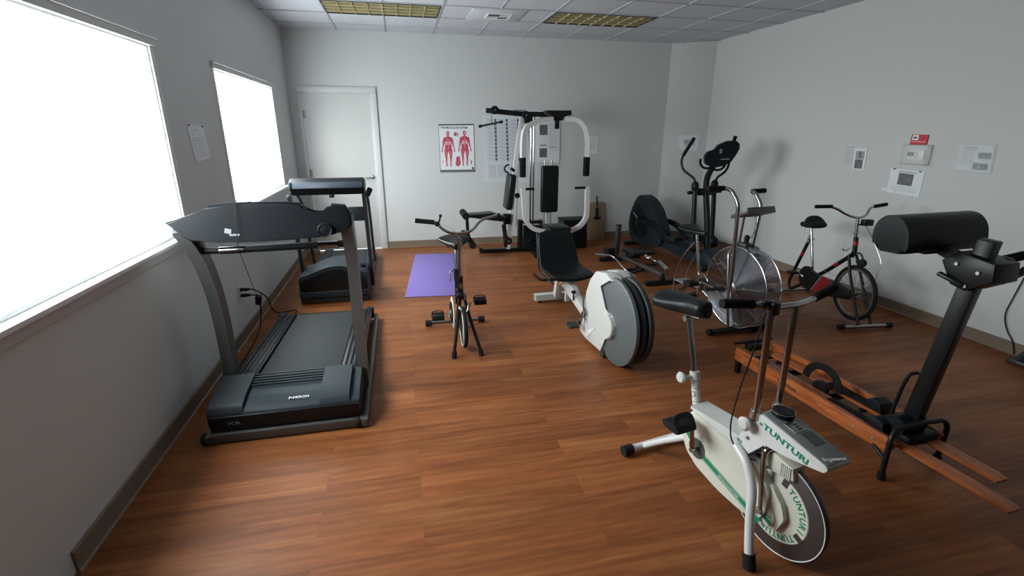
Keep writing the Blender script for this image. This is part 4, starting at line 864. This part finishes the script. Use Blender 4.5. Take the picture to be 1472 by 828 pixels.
for s_ in (-1, 1):
    x0_ = 1.25 if s_ < 0 else 1.17
    obj('arm_tube', MB().tube([(x0_ + .07, s_ * .19, .30), (x0_ + .04, s_ * .19, .62), (x0_, s_ * .19, .98)], .029, 14), 'black', t)
    obj('pivot_cover', MB().ball((x0_ - .002, s_ * .19, 1.005), .048, (1, .95, 1.35)), 'plastic', t)
    obj('arm_foot', MB().ball((x0_ + .08, s_ * .19, .28), .085, (1.15, .75, .95)), 'plastic', t)
    up = [(x0_, s_ * .19, 1.03), (x0_ - .02, s_ * .20, 1.10), (1.03, s_ * .22, 1.19), (.99, s_ * .23, 1.30), (1.02, s_ * .225, 1.37)] if s_ < 0 else [(x0_, s_ * .19, 1.03), (1.19, s_ * .20, 1.10), (1.29, s_ * .215, 1.17), (1.33, s_ * .22, 1.24), (1.34, s_ * .22, 1.45)]
    obj('arm_handle', MB().tube(up, .015, 12, fil=.07), 'black', t)
    a = up[-1]; b = (1.165, -.215, 1.575) if s_ < 0 else (1.38, .22, 1.60)
    obj('arm_grip', MB().tube([a, b], .0215, 14), 'foam', t)
    obj('pedal_bar', MB().tube([(.12, s_ * .165, .40), (.52, s_ * .18, .40), (.80, s_ * .19, .24), (x0_ + .08, s_ * .19, .26)], .03, 12, fil=.12, sq=(.045, .07)), 'plastic', t)
    obj('foot_pedal', MB().box((.88, s_ * .19, .27), (.38, .15, .025), bev=.012).box((1.06, s_ * .19, .30), (.03, .15, .07), bev=.012), 'plastic', t)
# console
mb = MB().prism([(-.10, -.125), (-.18, -.06), (-.17, .03), (-.13, .075), (-.04, .08), (0.0, .12), (.12, .135), (.22, .10), (.235, .03), (.17, -.05), (.10, -.115), (.02, -.135)], -.055, .055, bev=.02, seg=3, fil=.02)
mb.xf(Matrix.Translation((1.385, 0, 1.385)) @ Matrix.Rotation(math.radians(58), 4, 'Z') @ Matrix.Rotation(-.30, 4, 'Y'))
cn = obj('console', mb, 'plastic', t)
obj('console_bezel', MB().box((0, 0, 0), (.03, .006, .05)).xf(Matrix.Translation((1.385, 0, 1.385)) @ Matrix.Rotation(math.radians(58), 4, 'Z') @ Matrix.Translation((.0, -.058, .045))), 'greyplate', cn)
obj('console_badge', MB().box((0, 0, 0), (.10, .004, .012)).xf(Matrix.Translation((1.385, 0, 1.385)) @ Matrix.Rotation(math.radians(58), 4, 'Z') @ Matrix.Translation((.06, -.058, -.045)) @ Matrix.Rotation(-.05, 4, 'Y')), 'inkg', cn)
obj('pulse_handle', MB().ring(.085, .014, (0, 0, 0), 't', 24, 10, a0=PI * .9, a1=PI * 1.9).xf(Matrix.Translation((1.30, -.09, 1.31)) @ Matrix.Rotation(math.radians(58), 4, 'Z')), 'foam', t)
obj('pulse_handle', MB().ring(.085, .014, (0, 0, 0), 't', 24, 10, a0=PI * 1.1, a1=PI * 2.0).xf(Matrix.Translation((1.36, .02, 1.29)) @ Matrix.Rotation(math.radians(58), 4, 'Z')), 'foam', t)

# ------------------------------------------------------------------ low rowing machine
t = thing('rowing_machine', 'low black rowing machine with upright post on the floor before the elliptical', 'rowing machine', (2.77, 5.90, 0), -88)
obj('main_rail', MB().bar((-.06, -.06, .115), (1.10, 0, .115), .045, .055, .006), 'dgrey', t); obj('rail_track', MB().bar((.05, -.080, .125), (1.06, -.027, .125), .006, .02), 'nickel', t)
obj('front_foot', MB().box((1.09, .0, .035), (.055, .42, .05), bev=.008).box((1.09, 0, .08), (.045, .05, .06), bev=.005), 'black', t); obj('rear_foot', MB().box((-.03, -.05, .035), (.06, .42, .05), bev=.008).box((-.03, -.06, .08), (.05, .06, .06)), 'black', t)
obj('post', MB().bar((.10, -.085, .13), (.12, -.085, .51), .055, .055, .006), 'dgrey', t); obj('post_cap', MB().bar((.12, -.085, .505), (.12, -.085, .52), .06, .06, .006), 'black', t)
obj('foot_block', MB().box((.06, -.17, .15), (.12, .10, .13), bev=.015), 'black', t)
obj('sliding_seat', MB().box((.33, .10, .205), (.30, .32, .045), bev=.02, seg=3), 'vinyl', t); obj('seat_carriage', MB().box((.33, .03, .165), (.16, .12, .045), bev=.004), 'black', t)
for s_ in (-1, 1):
    pts = [(.90, -.22, .06), (.80, -.29, .10), (.52, -.34, .22), (.40, -.52, .225)] if s_ < 0 else [(.98, .12, .13), (.78, .12, .18), (.62, .06, .20)]
    obj('oar_arm', MB().tube(pts, .012, 12, fil=.05), 'chrome', t)
    if s_ < 0:
        obj('arm_bracket', MB().bar((.70, 0, .10), (.84, -.27, .085), .04, .02, .004), 'black', t)
        obj('oar_grip', MB().tube([(.50, -.37, .225), (.40, -.52, .225)], .014, 12), 'steel', t)
    else:
        obj('hydraulic_cylinder', MB().bar((1.02, .10, .15), (.80, .11, .19), .045, .045, .004), 'nickel', t); obj('arm_bracket', MB().bar((.62, 0, .11), (.66, .17, .12), .04, .02, .004), 'black', t)
        obj('cylinder_knuckle', MB().ball((.70, .05, .215), .024).ball((.66, .02, .235), .018), 'nickel', t)
obj('cross_brace', MB().box((.52, 0, .03), (.04, .34, .03), bev=.005).box((.52, 0, .075), (.03, .03, .07)), 'black', t)

# ------------------------------------------------------------------ home gym
t = thing('multi_gym', 'white and black multi station weight gym with two padded backs by the back wall', 'multi gym', (1.70, 6.60, 0))
wo('floor_beam', MB().bar((1.04, 6.74, .03), (1.78, 6.74, .03), .07, .05, .006), 'black', t)
wo('floor_beam', MB().bar((1.78, 6.30, .03), (1.78, 7.1, .03), .07, .05, .006), 'black', t)
wo('floor_beam', MB().bar((1.72, 6.32, .03), (2.22, 6.32, .03), .06, .05, .006), 'black', t)
wo('levelling_foot', MB().cyl((1.775, 6.58, 0), (1.775, 6.58, .05), .014, 12), 'nickel', t)
wo('beam_end_cap', MB().box((1.055, 6.74, .035), (.05, .075, .06), bev=.004), 'rubber', t)
wo('upright', MB().tube([(1.43, 6.68, .06), (1.475, 6.66, .58), (1.53, 6.62, 1.30), (1.615, 6.62, 1.86)], .02, sq=(.055, .055), fil=.05), 'white', t)
wo('front_post', MB().tube([(1.90, 6.34, .05), (1.905, 6.34, .60), (1.905, 6.33, 1.20)], .02, sq=(.05, .05)), 'white', t)
for x in (1.735, 1.775): wo('guide_rod', MB().cyl((x, 6.62, .05), (x, 6.62, 1.87), .012, 14), 'chrome', t)
wo('cable_column', MB().bar((1.755, 6.72, .40), (1.755, 6.72, 1.88), .03, .02), 'frame', t)
wo('top_boom', MB().bar((1.12, 6.55, 1.905), (1.62, 6.55, 1.86), .06, .062, .006).bar((1.60, 6.55, 1.862), (2.0, 6.52, 1.862), .06, .062, .006), 'black', t)
for x, z in ((1.225, 1.907), (1.635, 1.85)): wo('pulley', MB().lathe([(0, -.02), (.05, -.02), (.052, -.012), (.044, 0), (.052, .012), (.05, .02), (0, .02)], (x, 6.505, z), 't', 28), 'black', t)
for x, z in ((1.225, 1.907), (1.635, 1.85)): wo('pulley_bolt', MB().cyl((x, 6.475, z), (x, 6.487, z), .012, 12), 'nickel', t)
wo('pulley_bracket', MB().box((1.67, 6.53, 1.80), (.11, .05, .10), bev=.008), 'black', t)
wo('press_head', MB().prism([(1.86, 1.865), (1.87, 1.905), (2.19, 1.905), (2.20, 1.85), (2.10, 1.835), (2.08, 1.785), (1.97, 1.785), (1.95, 1.835)], 6.34, 6.52, bev=.006), 'black', t)
for x in (1.93, 2.11): wo('head_bolt', MB().cyl((x, 6.33, 1.80), (x, 6.345, 1.80), .014, 12), 'nickel', t)
wo('head_hanger', MB().box((2.02, 6.40, 1.74), (.05, .05, .12)), 'black', t)
for s_, xm in ((-1, 1.93), (1, 2.10)):
    ex = 1.525 if s_ < 0 else 2.38
    wo('press_arm', MB().tube([(xm, 6.30, 1.80), (xm + s_ * .16, 6.28, 1.79), (ex - s_ * .035, 6.25, 1.70), (ex, 6.22, 1.55), (ex, 6.22, 1.33)], .02, fil=.14, n=10, sq=(.055, .055)), 'white', t)
    wo('press_grip', MB().box((ex, 6.22, 1.215), (.072, .072, .245), bev=.012, seg=3), 'foam', t)
    wo('lower_arm', MB().tube([(ex + (.0 if s_ < 0 else .02), 6.20, .96), (ex + (.03 if s_ < 0 else .03), 6.20, .55), (ex + (.12 if s_ < 0 else -.06), 6.20, .43), (1.88 if s_ < 0 else 2.17, 6.20, .37)], .02, fil=.12, n=8, sq=(.055, .055)), 'white', t)
    wo('hand_peg', MB().cyl((ex + (.0 if s_ < 0 else .02), 6.20, .945), (ex + (.15 if s_ < 0 else -.15), 6.20, .945), .016, 14), 'foam', t)
wo('back_pad', MB().box((1.885, 6.22, .935), (.235, .07, .60), bev=.028, seg=4), 'vinyl', t); wo('pad_bracket', MB().box((1.89, 6.27, .95), (.06, .05, .10)), 'black', t)
for x in (1.84, 1.93): wo('pad_post', MB().cyl((x, 6.30, .35), (x, 6.30, 1.30), .012, 12), 'nickel', t)
wo('seat_pad', MB().box((1.93, 6.02, .465), (.30, .34, .06), bev=.026, seg=4), 'vinyl', t); wo('seat_post', MB().box((1.94, 6.10, .27), (.06, .07, .40), bev=.004), 'black', t)
wo('arm_hub', MB().box((1.99, 6.20, .355), (.36, .10, .10), bev=.01), 'black', t)
# weight stack
for k in range(11): wo('weight_plate', MB().box((1.755, 6.62, .075 + k * .030), (.22, .11, .026), bev=.003), 'plastic', t)
wo('stack_top_plate', MB().box((1.755, 6.62, .44), (.235, .115, .035), bev=.004), 'plastic', t); wo('selector_pin', MB().cyl((1.70, 6.53, .20), (1.70, 6.57, .20), .006, 8), 'nickel', t)
wo('stack_guard', MB().box((1.905, 6.62, .25), (.05, .16, .42), bev=.006), 'black', t)
wo('stack_guard', MB().box((1.60, 6.66, .26), (.06, .10, .42), bev=.01), 'black', t)
# side station facing the window wall
wo('side_back_pad', MB().box((0, 0, 0), (.09, .26, .46), bev=.03, seg=4).xf(Matrix.Translation((1.40, 6.44, .89)) @ Matrix.Rotation(.12, 4, 'Y')), 'vinyl', t)
wo('pad_knob', MB().ball((1.50, 6.40, .84), .035).cyl((1.46, 6.44, 1.16), (1.42, 6.42, 1.19), .02), 'black', t); wo('ab_hook', MB().ring(.05, .012, (1.40, 6.5, 1.18), 't', 20, 8, a0=1.4, a1=4.8), 'black', t)
wo('side_seat', MB().prism([(1.35, .555), (1.30, .50), (.84, .575), (.85, .605), (1.16, .62)], 6.38, 6.60, bev=.010, seg=3), 'vinyl', t)
wo('seat_bracket', MB().box((1.40, 6.60, .50), (.10, .08, .14), bev=.006), 'black', t); wo('lower_joint', MB().cyl((1.42, 6.58, .19), (1.42, 6.66, .19), .05, 24), 'black', t)
wo('joint_bolt', MB().cyl((1.42, 6.568, .19), (1.42, 6.58, .19), .016, 14), 'nickel', t)
wo('front_brace', MB().bar((1.36, 6.62, .42), (1.41, 6.68, .08), .05, .04, .004), 'black', t)
wo('leg_lever', MB().tube([(.83, 6.5, .60), (.84, 6.5, .36), (.86, 6.5, .25)], .02, sq=(.04, .045)), 'black', t)
for x, z in ((.80, .60), (.80, .31), (.88, .21)): wo('foam_roller', MB().cyl((x, 6.32, z), (x, 6.68, z), .045, 20), 'foam', t)
wo('curl_bar', MB().tube([(1.02, 6.40, 1.712), (1.29, 6.42, 1.765)], .012, 12), 'dgrey', t); wo('curl_bar_end', MB().cyl((1.0, 6.40, 1.708), (1.04, 6.40, 1.716), .017, 12).cyl((1.27, 6.42, 1.76), (1.31, 6.42, 1.768), .017, 12), 'rubber', t)
wo('cable', MB().tube([(1.19, 6.52, 1.86), (1.18, 6.5, 1.74)], .004, 6).tube([(1.60, 6.52, 1.82), (1.53, 6.5, 1.1), (1.52, 6.55, .4)], .003, 6).tube([(.88, 6.5, .21), (1.06, 6.72, .06)], .003, 6), 'rubber', t)

# dark equipment box and board at the back wall
t = thing('storage_crate', 'black box standing on the floor behind the weight gym arm', 'box', (2.45, 6.86, 0))
obj('crate_body', MB().box((0, 0, .205), (.36, .30, .40), bev=.012), 'black', t); obj('crate_lid', MB().box((0, 0, .415), (.38, .32, .025), bev=.008), 'plastic', t)
b = obj('wooden_board', MB().box((0, 0, .295), (.285, .022, .59), bev=.004), 'board'); b.location = (2.99, 7.235, 0); b.rotation_euler = (-.13, 0, 0); tag(b, 'tan wooden board leaning upright against the back wall', 'board')
p = thing('push_up_stand', 'black T shaped bar with a wide foot leaning on the tan wooden board', 'exercise bar', (2.965, 7.185, .36)); p.rotation_euler = (-.13, 0, 0)
obj('bar', MB().cyl((0, 0, .10), (0, 0, .33), .013, 12).box((0, 0, .07), (.05, .03, .16), bev=.006), 'black', p); obj('bar_foot', MB().box((0, 0, .0), (.13, .03, .03), bev=.01).box((0, 0, -.02), (.06, .03, .03), bev=.008), 'black', p)

# ------------------------------------------------------------------ paper on the walls
def sheet(name, label, cat, corners, n, m, th=.0015, group=None):
    """corners TL, TR, BR, BL on a wall with normal n"""
    o = Vector(corners[3]); ex = (Vector(corners[2]) - o); ez = Vector(corners[0]) - o; n = Vector(n)
    mb = MB(); A = [Vector(c) - o + n * .002 for c in corners]; B = [a + n * th for a in A]
    mb.loft([A, B]); t = obj(name, mb, m); t.location = o; tag(t, label, cat, group)
    C_ = [Vector(c) - o for c in corners]
    def uv(u, v, lift): return (C_[3] * (1 - u) + C_[2] * u) * (1 - v) + (C_[0] * (1 - u) + C_[1] * u) * v + n * (.002 + th + lift)
    def rects(name, rs, m, lift=.0006, label=None):
        mb = MB()
        for (u0, u1, v0, v1) in rs:
            a = [uv(u0, v0, lift - .0005), uv(u1, v0, lift - .0005), uv(u1, v1, lift - .0005), uv(u0, v1, lift - .0005)]
            mb.loft([a, [p_ + n * .0005 for p_ in a]])
        return obj(name, mb, m, t, label)
    return t, uv, rects
# muscle chart
t, uv, rc = sheet('anatomy_poster', 'muscular system poster with two red figures on the back wall', 'poster', [(.572, YB, 1.742), (1.077, YB, 1.748), (1.081, YB, 1.079), (.573, YB, 1.079)], (0, -1, 0), 'paper')
rc('poster_border', [(0, 1, .975, 1), (0, 1, 0, .012), (0, .012, 0, 1), (.988, 1, 0, 1), (0, 1, .03, .05)], 'ink'); rc('poster_strip', [(0, 1, .014, .04)], 'inkg')
text('poster_lettering', 'THE MUSCULAR SYSTEM', .036, 'ink', t, basis((1, 0, .0), (0, 0, 1), (0, -1, 0), (.025, -.0045, .605)), bold=.0008, sx=.98)
def fig_poly(parent, cx, cz, h, m, nm):
    half = [(0, 1.0), (.035, .995), (.052, .955), (.048, .91), (.025, .875), (.03, .85), (.10, .83), (.145, .80), (.165, .70), (.175, .60), (.195, .50), (.215, .42), (.19, .40), (.165, .50), (.135, .60), (.11, .70), (.10, .60), (.105, .52), (.125, .44), (.115, .30), (.095, .24), (.10, .17), (.075, .06), (.09, .0), (.045, .0), (.045, .10), (.035, .20), (.04, .28), (.01, .42), (0, .44)]
    mb = MB()
    for sg in (-1, 1):
        ou = [(cx + sg * a * h * .95, cz + b_ * h) for a, b_ in half]
        if sg < 0: ou = ou[::-1]
        mb.prism(ou, -.0046, -.0040)
    f = obj(nm, mb, m, parent)
    mb = MB()
    for a, b0, b1, w_ in ((0, .50, .80, .012), (.05, .62, .72, .05), (-.05, .62, .72, .05), (.06, .12, .22, .014), (-.06, .12, .22, .014), (.07, .3, .42, .01), (-.07, .3, .42, .01), (.165, .42, .55, .01), (-.165, .42, .55, .01), (0, .90, .97, .03)):
        mb.box((cx + a * h * .95, -.0049, cz + (b0 + b1) / 2 * h), (w_ * h, .0004, (b1 - b0) * h))
    obj('muscle_highlight', mb, 'figd', parent)
fig_poly(t, .128, .085, .485, 'fig', 'muscle_figure'); fig_poly(t, .365, .092, .485, 'fig', 'muscle_figure')
for cx, cz, w_, h_, m_ in ((.235, .53, .05, .055, 'fig'), (.262, .15, .075, .15, 'fig'), (.045, .15, .022, .05, 'figd'), (.455, .14, .022, .07, 'inkg'), (.27, .52, .02, .06, 'inkl')):
    obj('detail_drawing', MB().prism([(cx - w_ / 2, cz - h_ * .3), (cx - w_ * .3, cz + h_ * .45), (cx + w_ * .35, cz + h_ * .5), (cx + w_ / 2, cz - h_ * .2), (cx, cz - h_ / 2)], -.0046, -.0040), m_, t)
obj('logo_mark', MB().box((.475, -.0045, .055), (.028, .0008, .028)), 'ink', t)
# wide exercise chart
t, uv, rc = sheet('exercise_chart', 'large laminated exercise chart with columns of photos hanging behind the weight gym', 'poster', [(1.20, YB, 1.955), (2.03, YB, 1.965), (2.09, YB, .905), (1.215, YB, .925)], (0, -1, 0), 'paperc')
for cidx in range(4):
    u0 = .07 + cidx * .20; rs = []; ph = []; dots = []
    for k in range(11):
        v = .86 - k * .052; dots.append((u0, u0 + .010, v, v + .007))
        for j in range(4): rs.append((u0 + .02, u0 + .115, v - j * .010, v - j * .010 + .003))
        ph.append((u0 + .132, u0 + .172, v - .036, v + .006))
    rc('text_lines', rs, 'inkl'); rc('photo_column', ph, 'photo'); rc('bullet_marks', dots, 'ink')
rc('text_lines', [(.08 + c_ * .16, .21 + c_ * .16, .235 - k * .018, .240 - k * .018) for c_ in range(5) for k in range(10)], 'inkl')
rc('title_block', [(.54, .76, .945, .985)], 'inkg')
rc('chart_title', [(.18 + k * .032, .20 + k * .032, .955, .978) for k in range(10)], 'ink')
# laminated sheet with two photos
t, uv, rc = sheet('photo_sheet', 'white sheet with two stacked photos hanging right of the exercise chart', 'paper', [(2.00, YB-.006, 1.93), (2.36, YB-.006, 1.93), (2.37, YB-.006, 1.20), (2.01, YB-.006, 1.205)], (0, -1, -.0), 'paper', th=.002)
rc('photo', [(.13, .47, .54, .74), (.13, .45, .10, .28), (.13, .42, .87, .98)], 'photo'); rc('text_lines', [(.55, .92, .70 - k * .03, .705 - k * .03) for k in range(16)] + [(.15, .45, .32, .335)], 'inkl')
rc('heading', [(.55, .85, .74, .75), (.15, .42, .34, .355), (.55, .85, .30, .31)], 'inkg')
t, uv, rc = sheet('paper_note', 'small pale note on the back wall, right of the weight gym arm', 'paper', [(2.80, YB, 1.575), (2.975, YB, 1.572), (2.98, YB, 1.325), (2.81, YB, 1.33)], (0, -1, 0), 'paper')
rc('text_lines', [(.2, .8, .85 - k * .09, .87 - k * .09) for k in range(8)], 'inkl'); rc('edge_marks', [(0, .06, .7, .8), (0, .06, .35, .5)], 'ink')
# left wall note
t, uv, rc = sheet('paper_note', 'white paper note pinned between the two windows', 'paper', [(XL, 3.80, 1.708), (XL, 4.10, 1.697), (XL, 4.135, 1.474), (XL, 3.855, 1.456)], (1, 0, 0), 'paper')
rc('text_lines', [(.3, .6, .84, .855), (.12, .3, .72, .735)] + [(.12, .85, .62 - k * .07, .63 - k * .07) for k in range(8)], 'inkl')
for u in (.08, .88): obj('push_pin', MB().ball(uv(u, .97, .004), .006, seg=10), 'black', t)
# right wall notes
NR = (-1, 0, 0)
t, uv, rc = sheet('paper_note', 'paper note with figure photo, leftmost on the right wall', 'paper', [(XR, 4.51, 1.512), (XR, 4.225, 1.507), (XR, 4.215, 1.285), (XR, 4.48, 1.28)], NR, 'wall')
rc('sheet_body', [(.48, 1, 0, 1)], 'paper', .0008); rc('photo', [(.56, .90, .06, .46)], 'photo', .0014); rc('photo', [(.56, .92, .48, .82)], 'inkl', .0014); rc('text_lines', [(.1, .44, .8 - k * .09, .82 - k * .09) for k in range(7)], 'inkl', .0014); rc('heading', [(.12, .95, .95, .965)], 'inkg', .0014); rc('figure', [(.70, .80, .52, .80)], 'photo', .002)
t, uv, rc = sheet('paper_note', 'paper note with seated figure photo, under the thermostat', 'paper', [(XR, 3.93, 1.327), (XR, 3.60, 1.316), (XR, 3.60, 1.093), (XR, 3.92, 1.10)], NR, 'paper')
rc('photo', [(.28, .72, .38, .85)], 'photo'); rc('heading', [(.25, .8, .89, .92)], 'inkg'); rc('text_lines', [(.12, .88, .30 - k * .06, .31 - k * .06) for k in range(4)], 'inkl')
for u in (.12, .88): obj('tape_tab', MB().box(uv(u, .985, .003), (.003, .022, .010)), 'ink', t)
obj('loose_sleeve', MB().box(uv(.06, .1, .004), (.004, .14, .025), rot=(.1, 0, 0)), 'frame', t, 'crumpled shiny plastic edge')
t, uv, rc = sheet('paper_note', 'creased plastic sleeved note with two photos, rightmost on the right wall', 'paper', [(XR, 3.37, 1.558), (XR, 3.11, 1.560), (XR, 3.09, 1.347), (XR, 3.36, 1.354)], NR, 'paper')
rc('photo', [(.60, .96, .50, .72), (.50, .92, .08, .32)], 'teal'); rc('heading', [(.12, .55, .88, .91), (.2, .5, .80, .82), (.1, .45, .70, .72)], 'inkg'); rc('text_lines', [(.08, .5, .62 - k * .06, .63 - k * .06) for k in range(7)], 'inkl')
o2 = MB()
for k in range(9):
    pass
mb = MB(); g = []
for i in range(13):
    g.append([uv(-.06 + 1.12 * j / 12, -.05 + 1.10 * i / 12, .004 + .006 * random.random()) for j in range(13)])
mb.loft(g, cap=False, closed=False); obj('plastic_sleeve', mb, 'sleeve', t, 'clear creased plastic sleeve', angle=20)
o2.bm.free()
# plastic sleeve in the far corner (on the angled wall)
d2 = (Vector(CB) - Vector(CA)).normalized(); nA = Vector((d2.y, -d2.x, 0)); pa = Vector((CA[0], CA[1], 0))
def cw(u, z): q = pa + Vector((d2.x, d2.y, 0)) * u; return (q.x, q.y, z)
t, uv, rc = sheet('paper_note', 'shiny plastic sleeve on the far corner wall behind the elliptical handle', 'paper', [cw(.235, 1.597), cw(.52, 1.597), cw(.53, 1.362), cw(.245, 1.366)], nA, 'paper')
rc('picture', [(.25, .8, .35, .7)], 'inkg'); mb = MB(); g = []
for i in range(11): g.append([uv(-.04 + 1.08 * j / 10, -.04 + 1.08 * i / 10, .004 + .010 * random.random()) for j in range(11)])
mb.loft(g, cap=False, closed=False); obj('plastic_sleeve', mb, 'sleeve', t, 'clear creased plastic sleeve', angle=20)
# thermostat and cover, red card
t = thing('thermostat', 'wall thermostat under a clear plastic cover on the right wall', 'thermostat', (XR, 3.715, 1.46))
obj('wall_plate', MB().box((-.004, 0, 0), (.006, .25, .165), bev=.003), 'thermo', t)
obj('thermostat_body', MB().prism([(-.085, -.042), (-.085, .042), (.05, .045), (.075, .0), (.06, -.045)], -.032, -.006, axis='x', bev=.004, fil=.012), 'frame', t)
obj('display', MB().box((-.033, .032, .006), (.003, .062, .036)), 'lcd', t)
for y, z in ((-.02, .018), (-.032, .0), (-.02, -.016)): obj('button', MB().lathe([(0, -.035), (.006, -.035), (.007, -.031), (0, -.031)], (0, y, z), 'x', 14), 'greyplate', t)
mb = MB(); 
for y in (-.13, .13): mb.box((-.03, y, 0), (.06, .004, .17))
for z in (-.085, .085): mb.box((-.03, 0, z), (.06, .264, .004))
mb.box((-.061, 0, 0), (.003, .264, .174)); obj('clear_cover', mb, 'clear', t, 'clear plastic lock cover')
t, uv, rc = sheet('red_card', 'red card with white corner tucked above the thermostat cover', 'card', [(XR, 3.795, 1.637), (XR, 3.645, 1.633), (XR, 3.645, 1.548), (XR, 3.797, 1.547)], NR, 'redpaper', th=.01)
rc('white_corner', [(.08, .45, .45, .95)], 'paper'); rc('corner_mark', [(.16, .36, .62, .76)], 'inkg'); rc('red_line', [(.05, .95, .28, .32)], 'frame')

# right edge: cord on the wall and the foot of another piece of equipment
c = obj('electric_cable', MB().tube([(XR - .012, 2.60, .85), (XR - .012, 2.652, .61), (XR - .012, 2.68, .42), (XR - .014, 2.70, .29), (XR - .016, 2.65, .17), (XR - .02, 2.58, .10), (XR - .03, 2.55, .012)], .004, 8, fil=.06), 'rubber'); tag(c, 'thin dark cable hanging down the right wall at the picture edge', 'cable')
t = thing('equipment_stand', 'grey metal equipment foot with red panel at the right edge by the wall', 'equipment', (4.43, 2.38, 0))
obj('stand_leg', MB().bar((0.0, .06, .02), (.10, -.06, .30), .05, .05, .006).box((.0, .05, .02), (.07, .12, .035), bev=.008), 'dgrey', t); obj('red_panel', MB().box((.10, -.08, .20), (.012, .12, .22), rot=(.2, 0, 0), bev=.003), 'red', t, 'dull red panel')
